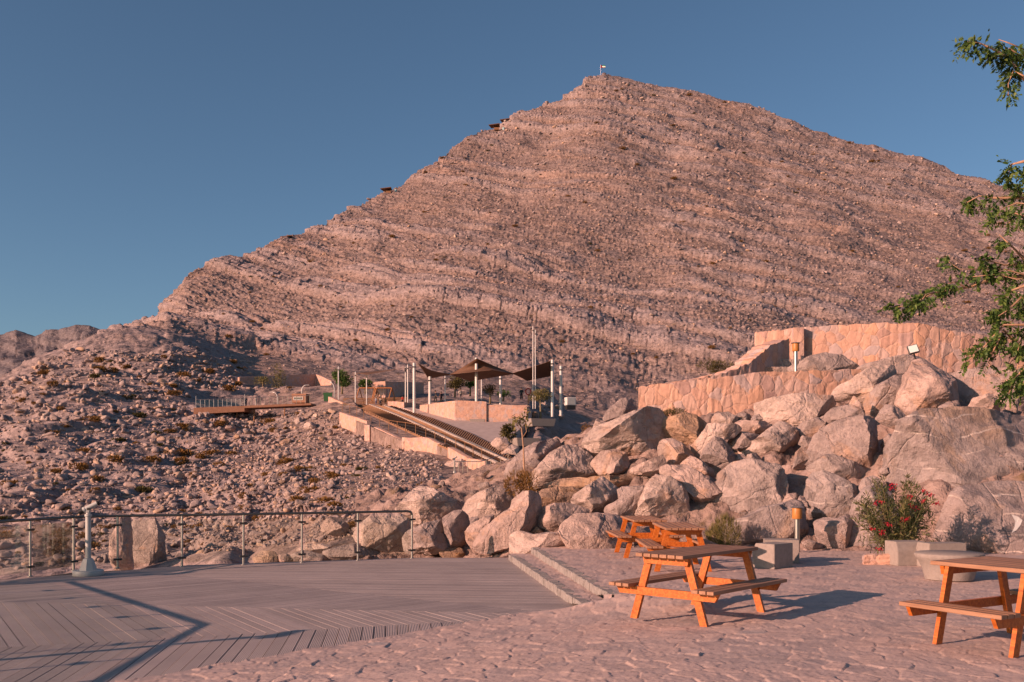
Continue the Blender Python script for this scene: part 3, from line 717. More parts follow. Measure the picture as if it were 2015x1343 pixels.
def boulder(zone, poly, mat, label, depth=.55, Y=None, rough=1.0, flat=1.0, seed=None, sub=5, pw=.5, layer=0.0, name='boulder', cat='boulder', group='boulders piled beside the terrace', dy=0.0):
    P = np.array([(zone[0] + x / zone[2], zone[1] + y / zone[2]) for x, y in poly])
    seed = seed if seed is not None else int(abs(P[0, 0] * 7 + P[0, 1] * 13)) % 9973
    r_ = np.random.default_rng(seed)
    # area centroid
    x, y = P[:, 0], P[:, 1]; x2, y2 = np.roll(x, -1), np.roll(y, -1); cr = x * y2 - x2 * y; A = cr.sum() / 2
    c = np.array([((x + x2) * cr).sum() / (6 * A), ((y + y2) * cr).sum() / (6 * A)])
    bottom = y.max()
    wpx = math.sqrt(abs(A))
    if Y is None: Y = bankY(c[0], min(bottom, 1095))
    D = depth * wpx * Y / F                               # half depth in metres
    Yc = Y + D * .8 + dy; s = Yc / F
    v, f = ICO[sub]; th = np.arctan2(v[:, 2], v[:, 0]); m = np.sqrt(v[:, 0] ** 2 + v[:, 2] ** 2)
    rad = polar_radius(P, c, np.where(True, -th, th))      # image rows run downwards
    # round the traced corners a little
    inpl = rad * m ** pw
    dirx, dirz = np.cos(th), np.sin(th)
    px_, pz_ = inpl * dirx, inpl * dirz
    q = np.stack([px_ * s, np.sign(v[:, 1]) * np.abs(v[:, 1]) ** .8 * D, pz_ * s], 1)
    L = wpx * s / 2
    # planar facets struck off the body
    nf = 13
    for i in range(nf):
        n = r_.normal(size=3); n /= np.linalg.norm(n)
        if i < 9: n[1] = -abs(n[1]) - .25; n /= np.linalg.norm(n)
        ext = (q @ n).max(); d = ext * r_.uniform(.45, .8) if n[1] < -.3 else ext * r_.uniform(.86, .97)
        over = np.maximum(0, q @ n - d); q = q - np.outer(over, n)
    # rough surface
    nn = q / (np.linalg.norm(q, axis=1)[:, None] + 1e-9); a = (q / max(L, .05)).astype(np.float32) + seed * .37
    g1 = fbm(a[:, 0] * 1.1, a[:, 1] * 1.1, a[:, 2] * 1.1, 3, seed % 50)
    rid = 1 - np.abs(fbm(a[:, 0] * 2.2, a[:, 1] * 2.2, a[:, 2] * 2.2, 4, seed % 50 + 7)) * 2.2
    w_ = (q / .16).astype(np.float32)
    g3 = fbm(w_[:, 0], w_[:, 1], w_[:, 2], 3, seed % 50 + 9)
    h1, h2, hid, hx, hy = voro2(a[:, 0] * 1.9 + a[:, 1] * .9 + .4 * g1, a[:, 2] * 1.7 - a[:, 1] * .6 + .4 * g1, seed % 70)
    dis = L * (.03 * g1 + .045 * (rid - .5) + .055 * (hid - .5) * sstep(0, .12, h2 - h1) - .035 * (1 - sstep(0, .09, h2 - h1))) + .018 * g3
    if layer: dis = dis + layer * fbm((q[:, 0] * .35 + seed).astype(np.float32), (q[:, 1] * .3).astype(np.float32), (q[:, 2] * 2.6 + .25 * q[:, 0]).astype(np.float32), 4, seed % 40)
    q = q + nn * (dis * rough)[:, None]
    # bring the outline back to the traced one
    nb = 64; t2 = np.arctan2(q[:, 2], q[:, 0]); r2 = np.hypot(q[:, 0], q[:, 2]); bi = ((t2 + math.pi) / (2 * math.pi) * nb).astype(int) % nb
    mx = np.zeros(nb); np.maximum.at(mx, bi, r2)
    ct = (np.arange(nb) + .5) / nb * 2 * math.pi - math.pi
    want = polar_radius(P, c, -ct) * s * 1.17
    fac = np.clip(want / np.maximum(mx, 1e-4), .8, 1.7); fac = (np.roll(fac, 1) + 2 * fac + np.roll(fac, -1)) / 4
    k_ = np.interp(t2, np.concatenate([ct - 2 * math.pi, ct, ct + 2 * math.pi]), np.tile(fac, 3))
    q[:, 0] *= k_; q[:, 2] *= k_
    me = np_mesh(name, q, f); me.set_sharp_from_angle(angle=R(62))
    o = link(name, me, M[mat]); o.location = ((c[0] - CX) * s, Yc, H - (c[1] - HOR) * s)
    return tag(o, label, cat, group)

def paint_splash(host, pts):
    """white paint lying on a rock: a thin patch that follows the stone"""
    V = []; inv = host.location
    o_ = Vector((0, 0, H)) - inv
    cx_, cy_ = sum(p[0] for p in pts) / len(pts), sum(p[1] for p in pts) / len(pts); rings = []
    for k in (1.0, .66, .33):
        for a, b in pts:
            q = (cx_ + (a - cx_) * k, cy_ + (b - cy_) * k); d = pt(q[0], q[1], 10) - Vector((0, 0, H)); d.normalize()
            ok, loc, nr, _ = host.ray_cast(o_, d)
            V.append(loc + nr * .006 if ok else o_ + d * 19)
    n = len(pts); fs = [(r * n + i, r * n + (i + 1) % n, (r + 1) * n + (i + 1) % n, (r + 1) * n + i) for r in (0, 1) for i in range(n)] + [tuple(2 * n + i for i in range(n))]
    MB().add(V, fs).build('paint_splash', M['white_paint'], host)

Z0 = (0, 0, 1.0)
boulder(ZA, [(20,900),(110,830),(200,760),(330,740),(480,770),(560,830),(570,1000),(540,1110),(400,1165),(290,1130),(190,1090),(60,1060),(0,1000)], 'pale', 'big pale boulder with orange stain seen through the end bay of the glass railing', sub=6)
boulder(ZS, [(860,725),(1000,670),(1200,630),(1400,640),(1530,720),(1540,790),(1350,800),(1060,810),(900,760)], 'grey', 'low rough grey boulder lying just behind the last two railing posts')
boulder(ZA, [(530,1010),(600,930),(760,860),(970,810),(1000,850),(1005,1140),(820,1170),(620,1195),(545,1150)], 'grey', 'square-sided grey boulder right beside the end post of the glass railing', sub=6, flat=0.87)
boulder(ZA, [(470,680),(540,600),(640,490),(720,460),(850,480),(960,540),(1080,600),(1140,640),(1170,740),(1060,800),(900,830),(760,835),(640,825),(530,790),(475,740)], 'pale', 'large cracked boulder rising behind the bent end of the handrail', sub=6)
boulder(ZA, [(970,800),(1080,730),(1160,720),(1230,790),(1240,900),(1210,1050),(1160,1110),(1010,1140),(1000,950)], 'grey', 'half-shaded upright boulder wedged against the square-sided one by the railing')
boulder(ZA, [(1180,720),(1250,590),(1370,510),(1530,450),(1640,460),(1730,560),(1740,640),(1640,720),(1500,770),(1330,790),(1220,770)], 'pale', 'domed pale boulder just left of the bare sapling trunk', sub=6)
boulder(ZA, [(1240,790),(1330,770),(1350,800),(1290,870),(1240,880)], 'grey', 'small shaded grey stone caught in the gap below the domed boulder', sub=4)
boulder(ZA, [(1215,930),(1270,860),(1400,790),(1500,760),(1510,800),(1400,900),(1350,1000),(1320,1090),(1270,1100),(1225,1020)], 'pink', 'leaning pinkish boulder touching the left end of the long diagonal one')
boulder(Z0, [(937.8,1067.7),(950,1046),(979,1021),(1004,1003),(1006.8,988.7),(1024.7,976),(1039,974.4),(1057,983),(1060,1003),(1055,1035),(1033.6,1049.5),(1010,1060),(1004,1078),(979,1084),(957,1084),(939.5,1078)], 'pink', 'long diagonal boulder with a dark overhang above the far end of the deck', sub=6)
boulder(ZB, [(170,1080),(260,1050),(400,1085),(560,1060),(640,1070),(720,1130),(810,1230),(600,1235),(400,1235),(280,1300),(165,1290)], 'pale', 'squat pale boulder at the top of the two stone steps', dy=-0.1)
boulder(ZB, [(370,1050),(430,990),(520,1070),(470,1090),(380,1085)], 'orange', 'little tan stone wedged above the squat boulder at the steps', sub=4)
boulder(ZB, [(435,700),(500,590),(640,565),(800,560),(900,600),(890,680),(800,745),(640,730),(520,760),(450,790)], 'orange', 'boulder with an orange broken face and grey top in the lower pile')
boulder(ZB, [(450,900),(520,790),(620,750),(760,750),(900,780),(1020,850),(900,870),(800,920),(730,1010),(690,1075),(600,1050),(520,1060),(440,960)], 'pink', 'blunt boulder with a grey top below the orange-faced one')
boulder(ZB, [(830,730),(870,640),(980,560),(1150,460),(1230,520),(1330,600),(1330,700),(1220,760),(1190,820),(1090,860),(990,830),(900,770)], 'pale', 'pale peaked boulder with a rough brown right side', sub=6)
boulder(ZB, [(720,1040),(800,920),(900,870),(1100,870),(1300,890),(1450,960),(1600,1040),(1650,1110),(1400,1200),(1200,1260),(900,1250),(830,1240),(760,1120)], 'pink', 'large pinkish boulder directly behind the farthest picnic table', sub=6)
boulder(ZB, [(1200,820),(1220,760),(1340,690),(1330,600),(1380,570),(1640,560),(1560,720),(1540,860),(1400,880),(1260,850)], 'grey', 'dark grey wedge between the peaked boulder and the cone-shaped one')
boulder(ZC, [(660,1400),(680,1330),(710,1210),(770,1100),(860,1005),(1000,1030),(1130,1120),(1180,1200),(1210,1343),(1180,1440),(1000,1470),(760,1470)], 'pale', 'cone-shaped grey boulder above the two far picnic tables', sub=6)
boulder(ZB, [(460,590),(560,510),(760,470),(1050,440),(1250,430),(1500,410),(1650,390),(1730,450),(1700,540),(1400,570),(1330,560),(1160,490),(1000,560),(880,590),(600,590)], 'orange', 'long flat tan slab lying under the crest boulder', sub=6, depth=0.4)
boulder(ZB, [(330,520),(370,430),(480,310),(600,190),(720,125),(830,115),(930,170),(1020,240),(1050,310),(1140,350),(1160,400),(1130,440),(900,460),(760,470),(560,520),(420,565),(340,560)], 'pale', 'huge pale boulder with a thin dark crack just right of the sapling', sub=6)
boulder(ZB, [(90,430),(130,300),(280,150),(400,80),(600,50),(660,90),(640,150),(540,250),(430,330),(340,430),(250,560),(150,560)], 'grey', 'sloping grey boulder behind the bare sapling trunk', sub=6, dy=3.0)
boulder(ZC, [(110,620),(130,540),(230,450),(390,400),(560,320),(720,265),(840,285),(950,380),(930,470),(960,590),(900,680),(890,760),(740,830),(600,860),(540,760),(420,720),(270,740),(150,800),(115,720)], 'pale', 'biggest boulder of the pile, below the left end of the lower stone wall', sub=6)
boulder(ZC, [(150,850),(260,730),(400,710),(500,745),(540,850),(570,900),(480,950),(270,950),(250,990),(200,910)], 'pink', 'rounded pink boulder tucked under the lower left of the biggest one')
boulder(ZC, [(920,460),(960,370),(1060,340),(1160,310),(1260,330),(1370,390),(1430,440),(1370,540),(1300,640),(1180,650),(1060,600),(950,540)], 'orange', 'round orange-stained boulder just below the dry bush at the wall foot', sub=6)
boulder(ZC, [(900,690),(930,610),(1040,590),(1150,650),(1260,750),(1200,830),(1130,880),(1010,890),(930,830)], 'pink', 'egg-shaped boulder half tan and half grey under the orange-stained one')
boulder(ZC, [(1270,650),(1340,560),(1430,430),(1560,430),(1700,430),(1770,480),(1690,570),(1560,600),(1480,610),(1400,740),(1350,810),(1290,770)], 'pale', 'pale angular slab leaning left beside the dark grey block', sub=6)
boulder(ZC, [(1360,790),(1400,700),(1500,580),(1590,600),(1670,700),(1720,760),(1700,850),(1600,930),(1520,960),(1440,870)], 'grey', 'dark grey five-sided block in the middle of the pile')
boulder(ZC, [(1470,380),(1510,310),(1640,290),(1740,350),(1700,420),(1570,440),(1480,430)], 'pale', 'small cream boulder at the foot of the lower wall')
boulder(ZD, [(390,420),(460,380),(560,390),(700,390),(760,440),(700,500),(560,520),(460,500)], 'pink', 'flat pink stone left of the big pale slab under the wall')
boulder(ZC, [(890,930),(1000,900),(1200,890),(1320,960),(1450,1060),(1540,1150),(1570,1230),(1500,1300),(1350,1330),(1250,1230),(1180,1150),(1050,1040),(930,1000)], 'pink', 'ribbed reddish boulder sloping down to the right behind the cone-shaped one', sub=6)
boulder(ZC, [(1130,880),(1170,840),(1240,780),(1350,830),(1480,930),(1500,1000),(1430,1000),(1300,930)], 'pink', 'thin tilted slab between the egg-shaped boulder and the dark grey block', depth=0.4)
boulder(ZC, [(540,950),(560,930),(700,850),(900,770),(940,850),(980,900),(880,930),(830,990),(700,970)], 'pink', 'smooth pink slab below the right side of the biggest boulder')
boulder(ZC, [(110,560),(150,480),(190,370),(280,400),(400,400),(240,450),(150,560)], 'pale', 'pointed pale rock on the left shoulder of the biggest boulder', sub=4, dy=1.2)
boulder(ZC, [(280,350),(330,260),(460,150),(570,140),(590,220),(640,260),(540,320),(420,390),(300,400)], 'grey', 'jumbled grey rock against the left end of the lower wall', dy=0.6)
boulder(ZD, [(665,190),(800,140),(960,110),(1150,95),(1400,120),(1450,200),(1400,270),(1250,330),(1100,410),(1010,460),(900,430),(770,440),(700,350)], 'pale', 'broad pale flat-topped boulder leaning against the lower stone wall', sub=6)
boulder(ZD, [(450,730),(560,630),(720,510),(870,410),(960,420),(1030,470),(1100,560),(1080,620),(960,690),(800,750),(680,780),(560,760)], 'pale', 'long pale boulder tilted up to the right in the upper pile', sub=6)
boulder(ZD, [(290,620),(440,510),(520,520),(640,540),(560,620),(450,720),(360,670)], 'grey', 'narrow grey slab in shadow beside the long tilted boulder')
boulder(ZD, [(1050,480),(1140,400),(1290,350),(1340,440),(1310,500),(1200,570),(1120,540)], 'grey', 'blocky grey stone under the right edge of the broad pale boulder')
boulder(ZD, [(1320,350),(1380,320),(1420,380),(1380,440),(1340,420)], 'grey', 'small grey cube-like stone beside the blocky grey one', sub=4)
boulder(ZD, [(200,1250),(230,1100),(260,980),(380,880),(520,840),(680,860),(820,900),(880,930),(900,1100),(910,1300),(820,1340),(640,1380),(480,1410),(350,1390),(250,1340)], 'grey', 'massive pitted grey boulder above the yellow-green shrub', sub=6)
boulder(ZD, [(1020,900),(1060,740),(1120,680),(1200,720),(1210,800),(1180,900),(1130,930)], 'grey', 'upright stone with a rusty foot left of the split rock mass')
boulder(ZD, [(1220,860),(1260,700),(1320,560),(1400,470),(1560,400),(1720,360),(1880,370),(1950,430),(1940,600),(1950,700),(1900,980),(1780,890),(1560,780),(1400,760),(1270,860)], 'grey', 'tall grey rock mass split by a dark vertical crack', sub=6)
boulder(ZD, [(1220,900),(1280,850),(1400,770),(1480,770),(1700,850),(1830,940),(1740,1110),(1600,1060),(1500,1020),(1380,960),(1240,960)], 'grey', 'grey slab with a small round hole under the split rock mass')
boulder(ZD, [(1180,1270),(1220,1060),(1290,990),(1380,960),(1500,1010),(1620,1080),(1740,1130),(1740,1210),(1680,1330),(1660,1400),(1560,1440),(1300,1470),(1240,1400)], 'vein', 'smooth grey boulder behind and above the lower bollard lamp', sub=6)
boulder(ZD, [(1750,1110),(1800,1030),(1900,1000),(1980,1040),(2000,1100),(1820,1190),(1700,1290)], 'grey', 'narrow grey boulder left of the flowering bush top')
boulder(ZD, [(500,840),(520,760),(600,740),(670,800),(660,850)], 'grey', 'fist-shaped grey stone on the upper left of the pitted boulder', sub=4)
boulder(ZD, [(350,840),(390,760),(470,750),(490,830)], 'grey', 'short grey stone beside the fist-shaped one', sub=4)
boulder(ZD, [(1080,640),(1120,550),(1220,580),(1220,640),(1140,670)], 'grey', 'small square grey stone below the blocky ones', sub=4)
boulder(ZD, [(550,390),(580,330),(640,310),(680,370)], 'grey', 'tiny dark stone at the left tip of the broad pale boulder', sub=4)
boulder(ZD, [(390,330),(450,300),(560,310),(550,370),(430,380)], 'grey', 'small dark flat stone at the foot of the lower wall', sub=4)
boulder(ZE, [(510,530),(560,440),(680,370),(830,270),(960,230),(1100,230),(1160,320),(1030,400),(940,420),(860,580),(840,640),(720,560),(560,600)], 'pale', 'pale wedge with a brown broken underside over the wall end', sub=6, Y=25.5)
boulder(ZE, [(840,680),(880,560),(960,450),(1100,370),(1170,340),(1270,340),(1260,450),(1210,600),(1200,690),(1050,680),(960,800),(830,780)], 'grey', 'grey sloping boulder left of the floodlight boulder', sub=6, Y=24.8)
boulder(ZE, [(1200,620),(1260,450),(1300,330),(1390,200),(1480,160),(1600,230),(1740,310),(1810,450),(1810,600),(1700,650),(1580,680),(1500,790),(1380,810),(1280,740)], 'pink', 'huge wedge-shaped boulder with the floodlight behind its top', sub=6, Y=24.0, depth=0.5)
boulder(ZE, [(960,810),(1010,720),(1070,660),(1180,700),(1250,770),(1270,850),(1240,920),(1130,900),(1040,860)], 'grey', 'rounded grey boulder under the floodlight boulder, above a dark hollow', Y=23.4)
boulder(ZE, [(400,770),(480,690),(640,660),(720,700),(790,790),(640,850),(480,860),(420,830)], 'grey', 'low grey boulder with an orange patch above the split rock mass', Y=24.3)
boulder(ZE, [(640,650),(690,555),(740,640),(820,770),(790,780),(700,690)], 'pink', 'thin pointed shard standing against the pale wedge', Y=24.6, sub=4)
boulder(ZE, [(1590,740),(1640,670),(1720,630),(1840,610),(1860,700),(1800,740),(1680,770),(1600,770)], 'grey', 'smooth grey block resting on top of the veined bedrock', Y=23.3)
boulder(ZE, [(0,280),(0,240),(80,190),(200,120),(370,90),(520,120),(640,190),(700,240),(600,275),(300,285)], 'grey', 'dark rounded rock lying between the lower and upper stone walls', Y=27.6, sub=6)
boulder(ZE, [(680,260),(760,240),(900,190),(1080,140),(1300,100),(1450,140),(1550,200),(1500,300),(1300,330),(1100,300),(900,300)], 'grey', 'long grey ridge of rock at the foot of the upper wall', Y=26.8, sub=6, depth=0.35)
boulder(ZE, [(1760,620),(1740,400),(1800,300),(2014,280),(2250,270),(2700,300),(2700,720),(2350,780),(2050,740),(1850,760)], 'grey', 'broad grey rock face between the upper wall and the veined bedrock', Y=24.6, sub=6, depth=0.3)
boulder(ZH, [(1610,985),(1650,880),(1740,850),(1830,900),(1850,970),(1760,1000)], 'pink', 'rough pink block on the bedrock below the leafy branch', Y=23.2)
boulder(ZH, [(1880,890),(1940,850),(1990,900),(1980,940),(1900,930)], 'grey', 'small grey stone on the bedrock at the right edge of the photo', Y=23.2, sub=4)
boulder(ZH, [(1890,960),(1900,920),(1980,930),(1960,985)], 'pink', 'small pink stone under the grey one at the right edge', Y=23.0, sub=4)
boulder(ZG, [(255,560),(265,420),(280,300),(300,180),(390,100),(520,70),(700,60),(900,70),(1200,110),(1500,150),(1560,980),(1000,980),(880,760),(700,690),(500,640),(300,600)], 'vein', 'wide layered bedrock outcrop crossed by white veins', Y=21.2, sub=6, depth=0.32, rough=0.55, pw=0.3, layer=0.32, name='bedrock_outcrop', cat='bedrock', group='bedrock outcrops')
hump = boulder(ZG, [(650,1010),(670,860),(720,690),(760,630),(900,600),(1100,590),(1560,600),(1560,1110),(1100,1120),(680,1110)], 'vein', 'lower bedrock hump marked with a white splash of paint at the right', Y=19.3, sub=6, depth=0.3, rough=0.55, pw=0.3, layer=0.32, name='bedrock_outcrop', cat='bedrock', group='bedrock outcrops')
boulder(ZF, [(1640,970),(1660,780),(1690,540),(1730,400),(1810,290),(1900,240),(1990,260),(2100,350),(2160,600),(2120,900),(2060,1040),(1900,1060),(1760,1030)], 'vein', 'blue-grey veined boulder behind the flowering bush', sub=6, Y=19.9, depth=0.4, rough=0.7)
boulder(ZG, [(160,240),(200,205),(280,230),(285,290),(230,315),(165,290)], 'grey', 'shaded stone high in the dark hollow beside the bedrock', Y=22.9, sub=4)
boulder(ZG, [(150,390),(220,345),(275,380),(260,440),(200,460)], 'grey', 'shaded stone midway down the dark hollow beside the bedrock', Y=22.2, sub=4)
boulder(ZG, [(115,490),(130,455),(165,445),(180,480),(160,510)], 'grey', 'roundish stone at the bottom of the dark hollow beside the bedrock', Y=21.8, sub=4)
boulder(ZF, [(285,690),(400,600),(560,540),(700,470),(900,420),(1040,400),(1130,420),(1150,600),(1140,760),(1110,860),(900,890),(600,890),(320,890)], 'vein', 'whale-backed grey boulder right behind the lower bollard lamp', sub=6, rough=0.55, depth=0.45)
boulder(ZF, [(1300,620),(1400,580),(1510,580),(1640,540),(1670,640),(1640,800),(1560,930),(1440,910),(1350,850),(1310,740)], 'grey', 'grey boulder with a pale scraped foot right of the lower bollard lamp')
boulder(ZF, [(1120,830),(1200,800),(1320,850),(1340,890),(1250,920),(1150,880)], 'grey', 'small stone on the soil right of the concrete seats', sub=4)
boulder(ZF, [(1110,930),(1160,890),(1220,910),(1200,965),(1120,970)], 'pink', 'smallest stone at the edge of the terrace by the concrete seats', sub=4)
boulder(ZF, [(910,390),(960,300),(1060,290),(1090,360),(1060,410),(960,410)], 'pink', 'little pink rock on top of the whale-backed boulder', Y=21.6, sub=4)
boulder(ZF, [(1050,400),(1100,310),(1150,360),(1160,430)], 'grey', 'triangular grey stone above the bollard lamp cap', Y=21.4, sub=4)
boulder(ZS, [(70,850),(100,760),(180,710),(300,710),(350,750),(360,840),(200,860)], 'orange', 'sunlit orange block behind the glass, left of the third post from the rail end', Y=23.5)
boulder(ZS, [(350,760),(440,730),(520,760),(520,840),(360,850)], 'pink', 'pink block next to the sunlit orange one behind the glass', Y=23.6, sub=4)
boulder(ZS, [(530,740),(660,700),(840,740),(960,770),(880,830),(600,840)], 'grey', 'flat grey rock low behind the glass with brush in front', Y=23.4)
boulder(ZS, [(860,420),(940,330),(1060,350),(1130,430),(1100,500),(1000,530),(880,480)], 'pink', 'rounded pink boulder on the slope above the glass railing', Y=26.5)
boulder(ZS, [(560,690),(700,630),(850,620),(960,650),(860,720),(640,730)], 'pale', 'pale flat slab behind the glass railing', Y=25)
boulder(ZP, [(1220,870),(1260,830),(1330,840),(1360,890),(1280,920)], 'pink', 'blocky rock at the bottom end of the paved path', Y=78, sub=4, group='rocks at the path foot')
boulder(ZP, [(1290,940),(1370,880),(1420,900),(1400,950)], 'pale', 'light rock right of the blocky one at the path foot', Y=76, sub=4, group='rocks at the path foot')
boulder(ZP, [(860,1090),(900,1010),(1000,990),(1130,1080),(1100,1110)], 'pale', 'round boulder behind the small railed lookout platform', Y=75, sub=5, group='rocks at the path foot')
boulder(Z0, [(220,1118),(224,1062),(231,1026),(245,1018),(253,1046),(255,1118)], 'pink', 'narrow sunlit rock fin standing behind the glass near the viewing telescope', Y=44.0, depth=.5, pw=.4, group='rocks behind the glass railing')
boulder(Z0, [(246,1124),(250,1050),(262,1030),(300,1026),(318,1060),(316,1124)], 'grey', 'flat-faced rock right of the narrow fin behind the glass', Y=45.9, depth=.3, pw=.3, group='rocks behind the glass railing')
bpy.context.view_layer.update()
paint_splash(hump, [(1990,1013),(2003,1017),(2012,1024),(2008,1034),(2000,1044),(1990,1050),(1996,1038),(1997,1026)])

# ================================================================ walls
def wall(name, pts, thick, label, side=1, cat='stone wall', group='stone walls on the bank', n_sub=14, jitter=.03, mat='wall', parent=None, seed=1):
    """pts: (x, y, z_bottom, z_top) along the visible face; the body lies on the far side"""
    rnd = random.Random(seed); P = []
    for i in range(len(pts) - 1):
        a, b = pts[i], pts[i + 1]
        for k in range(n_sub): t = k / n_sub; P.append([a[j] * (1 - t) + b[j] * t for j in range(4)])
    P.append(list(pts[-1]))
    n = len(P); V = []; UV = []; u = 0
    rows = 5
    for i, p in enumerate(P):
        if i: u += math.dist(p[:2], P[i - 1][:2])
        a, b = P[max(0, i - 1)], P[min(n - 1, i + 1)]
        d = Vector((b[0] - a[0], b[1] - a[1], 0)).normalized(); nr = Vector((-d.y, d.x, 0)) * side
        zt = p[3] + rnd.uniform(-jitter, jitter)
        ring = []
        for k in range(rows + 1):
            z = p[2] + (zt - p[2]) * k / rows; ring.append((Vector((p[0], p[1], z)) + nr * rnd.uniform(-.012, .012), (u, z)))
        ring.append((Vector((p[0], p[1], zt)) + nr * (thick * .5) + Vector((0, 0, .02)), (u, zt + thick * .5)))
        ring.append((Vector((p[0], p[1], zt)) + nr * thick, (u, zt + thick)))
        for k in range(1, rows + 1):
            z = zt + (p[2] - zt) * k / rows; ring.append((Vector((p[0], p[1], z)) + nr * thick, (u + .37, zt + thick + zt - z)))
        V += ring
    m = 2 * rows + 3; fs = []
    for i in range(n - 1):
        for k in range(m - 1): fs.append((i * m + k, (i + 1) * m + k, (i + 1) * m + k + 1, i * m + k + 1))
    fs.append(tuple(range(m))); fs.append(tuple(reversed(range((n - 1) * m, n * m))))
    me = bpy.data.meshes.new(name); me.from_pydata([v[0] for v in V], [], fs)
    uv = me.uv_layers.new(name='UVMap')
    for l in me.loops: uv.data[l.index].uv = V[l.vertex_index][1]
    # end caps: map by depth and height so that the stones do not smear
    for pl in me.polygons[-2:]:
        for li in pl.loop_indices:
            c = me.vertices[me.loops[li].vertex_index].co; uv.data[li].uv = (c.x * .7 + c.y * .7 + 3, c.z)
    o = link(name, me, M[mat], parent)
    if label: tag(o, label, cat, group)
    return o
def wp(px, Y, top, bot):
    return ((px - CX) / F * Y, Y, H - (bot - HOR) / F * Y, H - (top - HOR) / F * Y)
wall('stone_wall', [wp(1256, 27.2, 762, 850), wp(1333, 27.0, 752, 850), wp(1400, 26.9, 745, 850), wp(1485, 26.9, 734, 840), wp(1600, 27.0, 730, 830), wp(1720, 27.3, 727, 830)], .45,
     'lower stone wall of orange and grey slabs above the biggest boulder', seed=3)
wall('stone_wall', [wp(1485, 31.5, 654.6, 790), wp(1530, 31.2, 650, 790), wp(1602, 30.9, 644, 790), wp(1730, 30.4, 636, 790), wp(1807, 30.2, 636.7, 790), wp(1899, 30.4, 656, 790), wp(2001, 30.8, 664, 790), wp(2200, 31.5, 680, 790)], .45,
     'long upper stone wall curving behind the floodlight', seed=4)
wall('stone_pillar', [wp(1561, 30.75, 646, 790), wp(1582, 30.7, 645, 790)], .5, 'flat stone pillar in the upper wall behind the bollard lamp', cat='pillar', group=None, n_sub=3, seed=6)
wall('stone_wall', [wp(1297, 27.4, 757, 830), wp(1376, 27.5, 744, 830), wp(1429, 27.7, 734, 810), wp(1477, 28.1, 714, 800), wp(1515, 28.8, 681, 790), wp(1553, 29.6, 665, 790)], .62,
     'curved sloping parapet wall with a shaded inner face and rough coping', seed=5, n_sub=12)
st = MB()
for i, (x0, x1, yt, Y) in enumerate([(1484, 1552, 733, 28.0), (1497, 1566, 722, 28.6), (1516, 1580, 707, 29.2)]):
    a, b = pt(x0, yt, Y), pt(x1, yt, Y); st.box(((a.x + b.x) / 2, Y + .35, a.z - .4), (b.x - a.x, .7, .8), bev=.02)
tag(st.build('stone_stairs', M['pale']), 'short flight of stone stairs beside the curved parapet', 'stairs')

# ================================================================ glass railing
def railing(name, posts, z0, label, h=1.045, cat='railing', group=None, glass=True, end_bend=True, r=.024, start_bend=False, mid=False):
    root = empty(name, (posts[0][0], posts[0][1], z0), 0, label, cat, group); o = Vector(root.location)
    P = [Vector((x, y, z0)) - o for x, y in posts]
    top = [p + Vector((0, 0, h)) for p in P]
    hr = MB(); path = list(top)
    if end_bend:
        d = (top[-1] - top[-2]).normalized(); e = top[-1]
        path = top[:-1] + [e - d * .09, e - d * .03 - Vector((0, 0, .02)), e - Vector((0, 0, .08))]
    hr.tube(path, .027, 10); hr.build('handrail', M['steel_dark'], root, autosmooth=50)
    for i, p in enumerate(P):
        mb = MB(); mb.tube([p, p + Vector((0, 0, h - .02 if not (end_bend and i == len(P) - 1) else h - .07))], r, 10)
        mb.lathe([(.05, 0), (.05, .012), (.03, .02)], p, 14)
        po = mb.build('post', M['steel'], root, autosmooth=50)
        if glass:
            d = (P[min(i + 1, len(P) - 1)] - P[max(i - 1, 0)]).normalized()
            for zc in (.18, .86): cl = MB(); cl.box(p + Vector((0, 0, zc)), (.16, .06, .04), Matrix.Rotation(math.atan2(d.y, d.x), 3, 'Z'), bev=.006); cl.build('clamp', M['clamp'], po)
    if glass:
        for i in range(len(P) - 1):
            d = P[i + 1] - P[i]; L = d.length; d.normalize()
            mb = MB(); mb.box((P[i] + P[i + 1]) / 2 + Vector((0, 0, .52)), (L - .12, .011, .86), Matrix.Rotation(math.atan2(d.y, d.x), 3, 'Z')); mb.build('glass_panel', M['glass'], root)
    return root
far_posts = [(x * DK, y * DK) for x, y in [(-9.72, 17.0), (-9.30, 18.15), (-8.95, 19.2), (-8.24, 19.65), (-7.02, 20.0), (-5.82, 20.38), (-4.66, 20.85), (-3.50, 21.35), (-2.33, 21.9)]]
railing('glass_railing', far_posts, DECK, 'steel and glass railing with a bent end along the far edge of the deck', end_bend=True)
# the same railing goes on outside the left of the frame; its shadow lies on the boards
railing('glass_railing', [(x * DK, y * DK) for x, y in [(-9.72, 16.9), (-10.6, 16.15), (-11.26, 15.5), (-10.45, 14.54), (-9.64, 13.58), (-8.83, 12.62), (-8.0, 11.65), (-7.2, 10.7), (-7.18, 9.6), (-7.15, 8.5), (-7.12, 7.4), (-7.1, 6.3), (-7.1, 5.2)]], DECK,
        'steel and glass railing going round the left corner of the deck', end_bend=False)

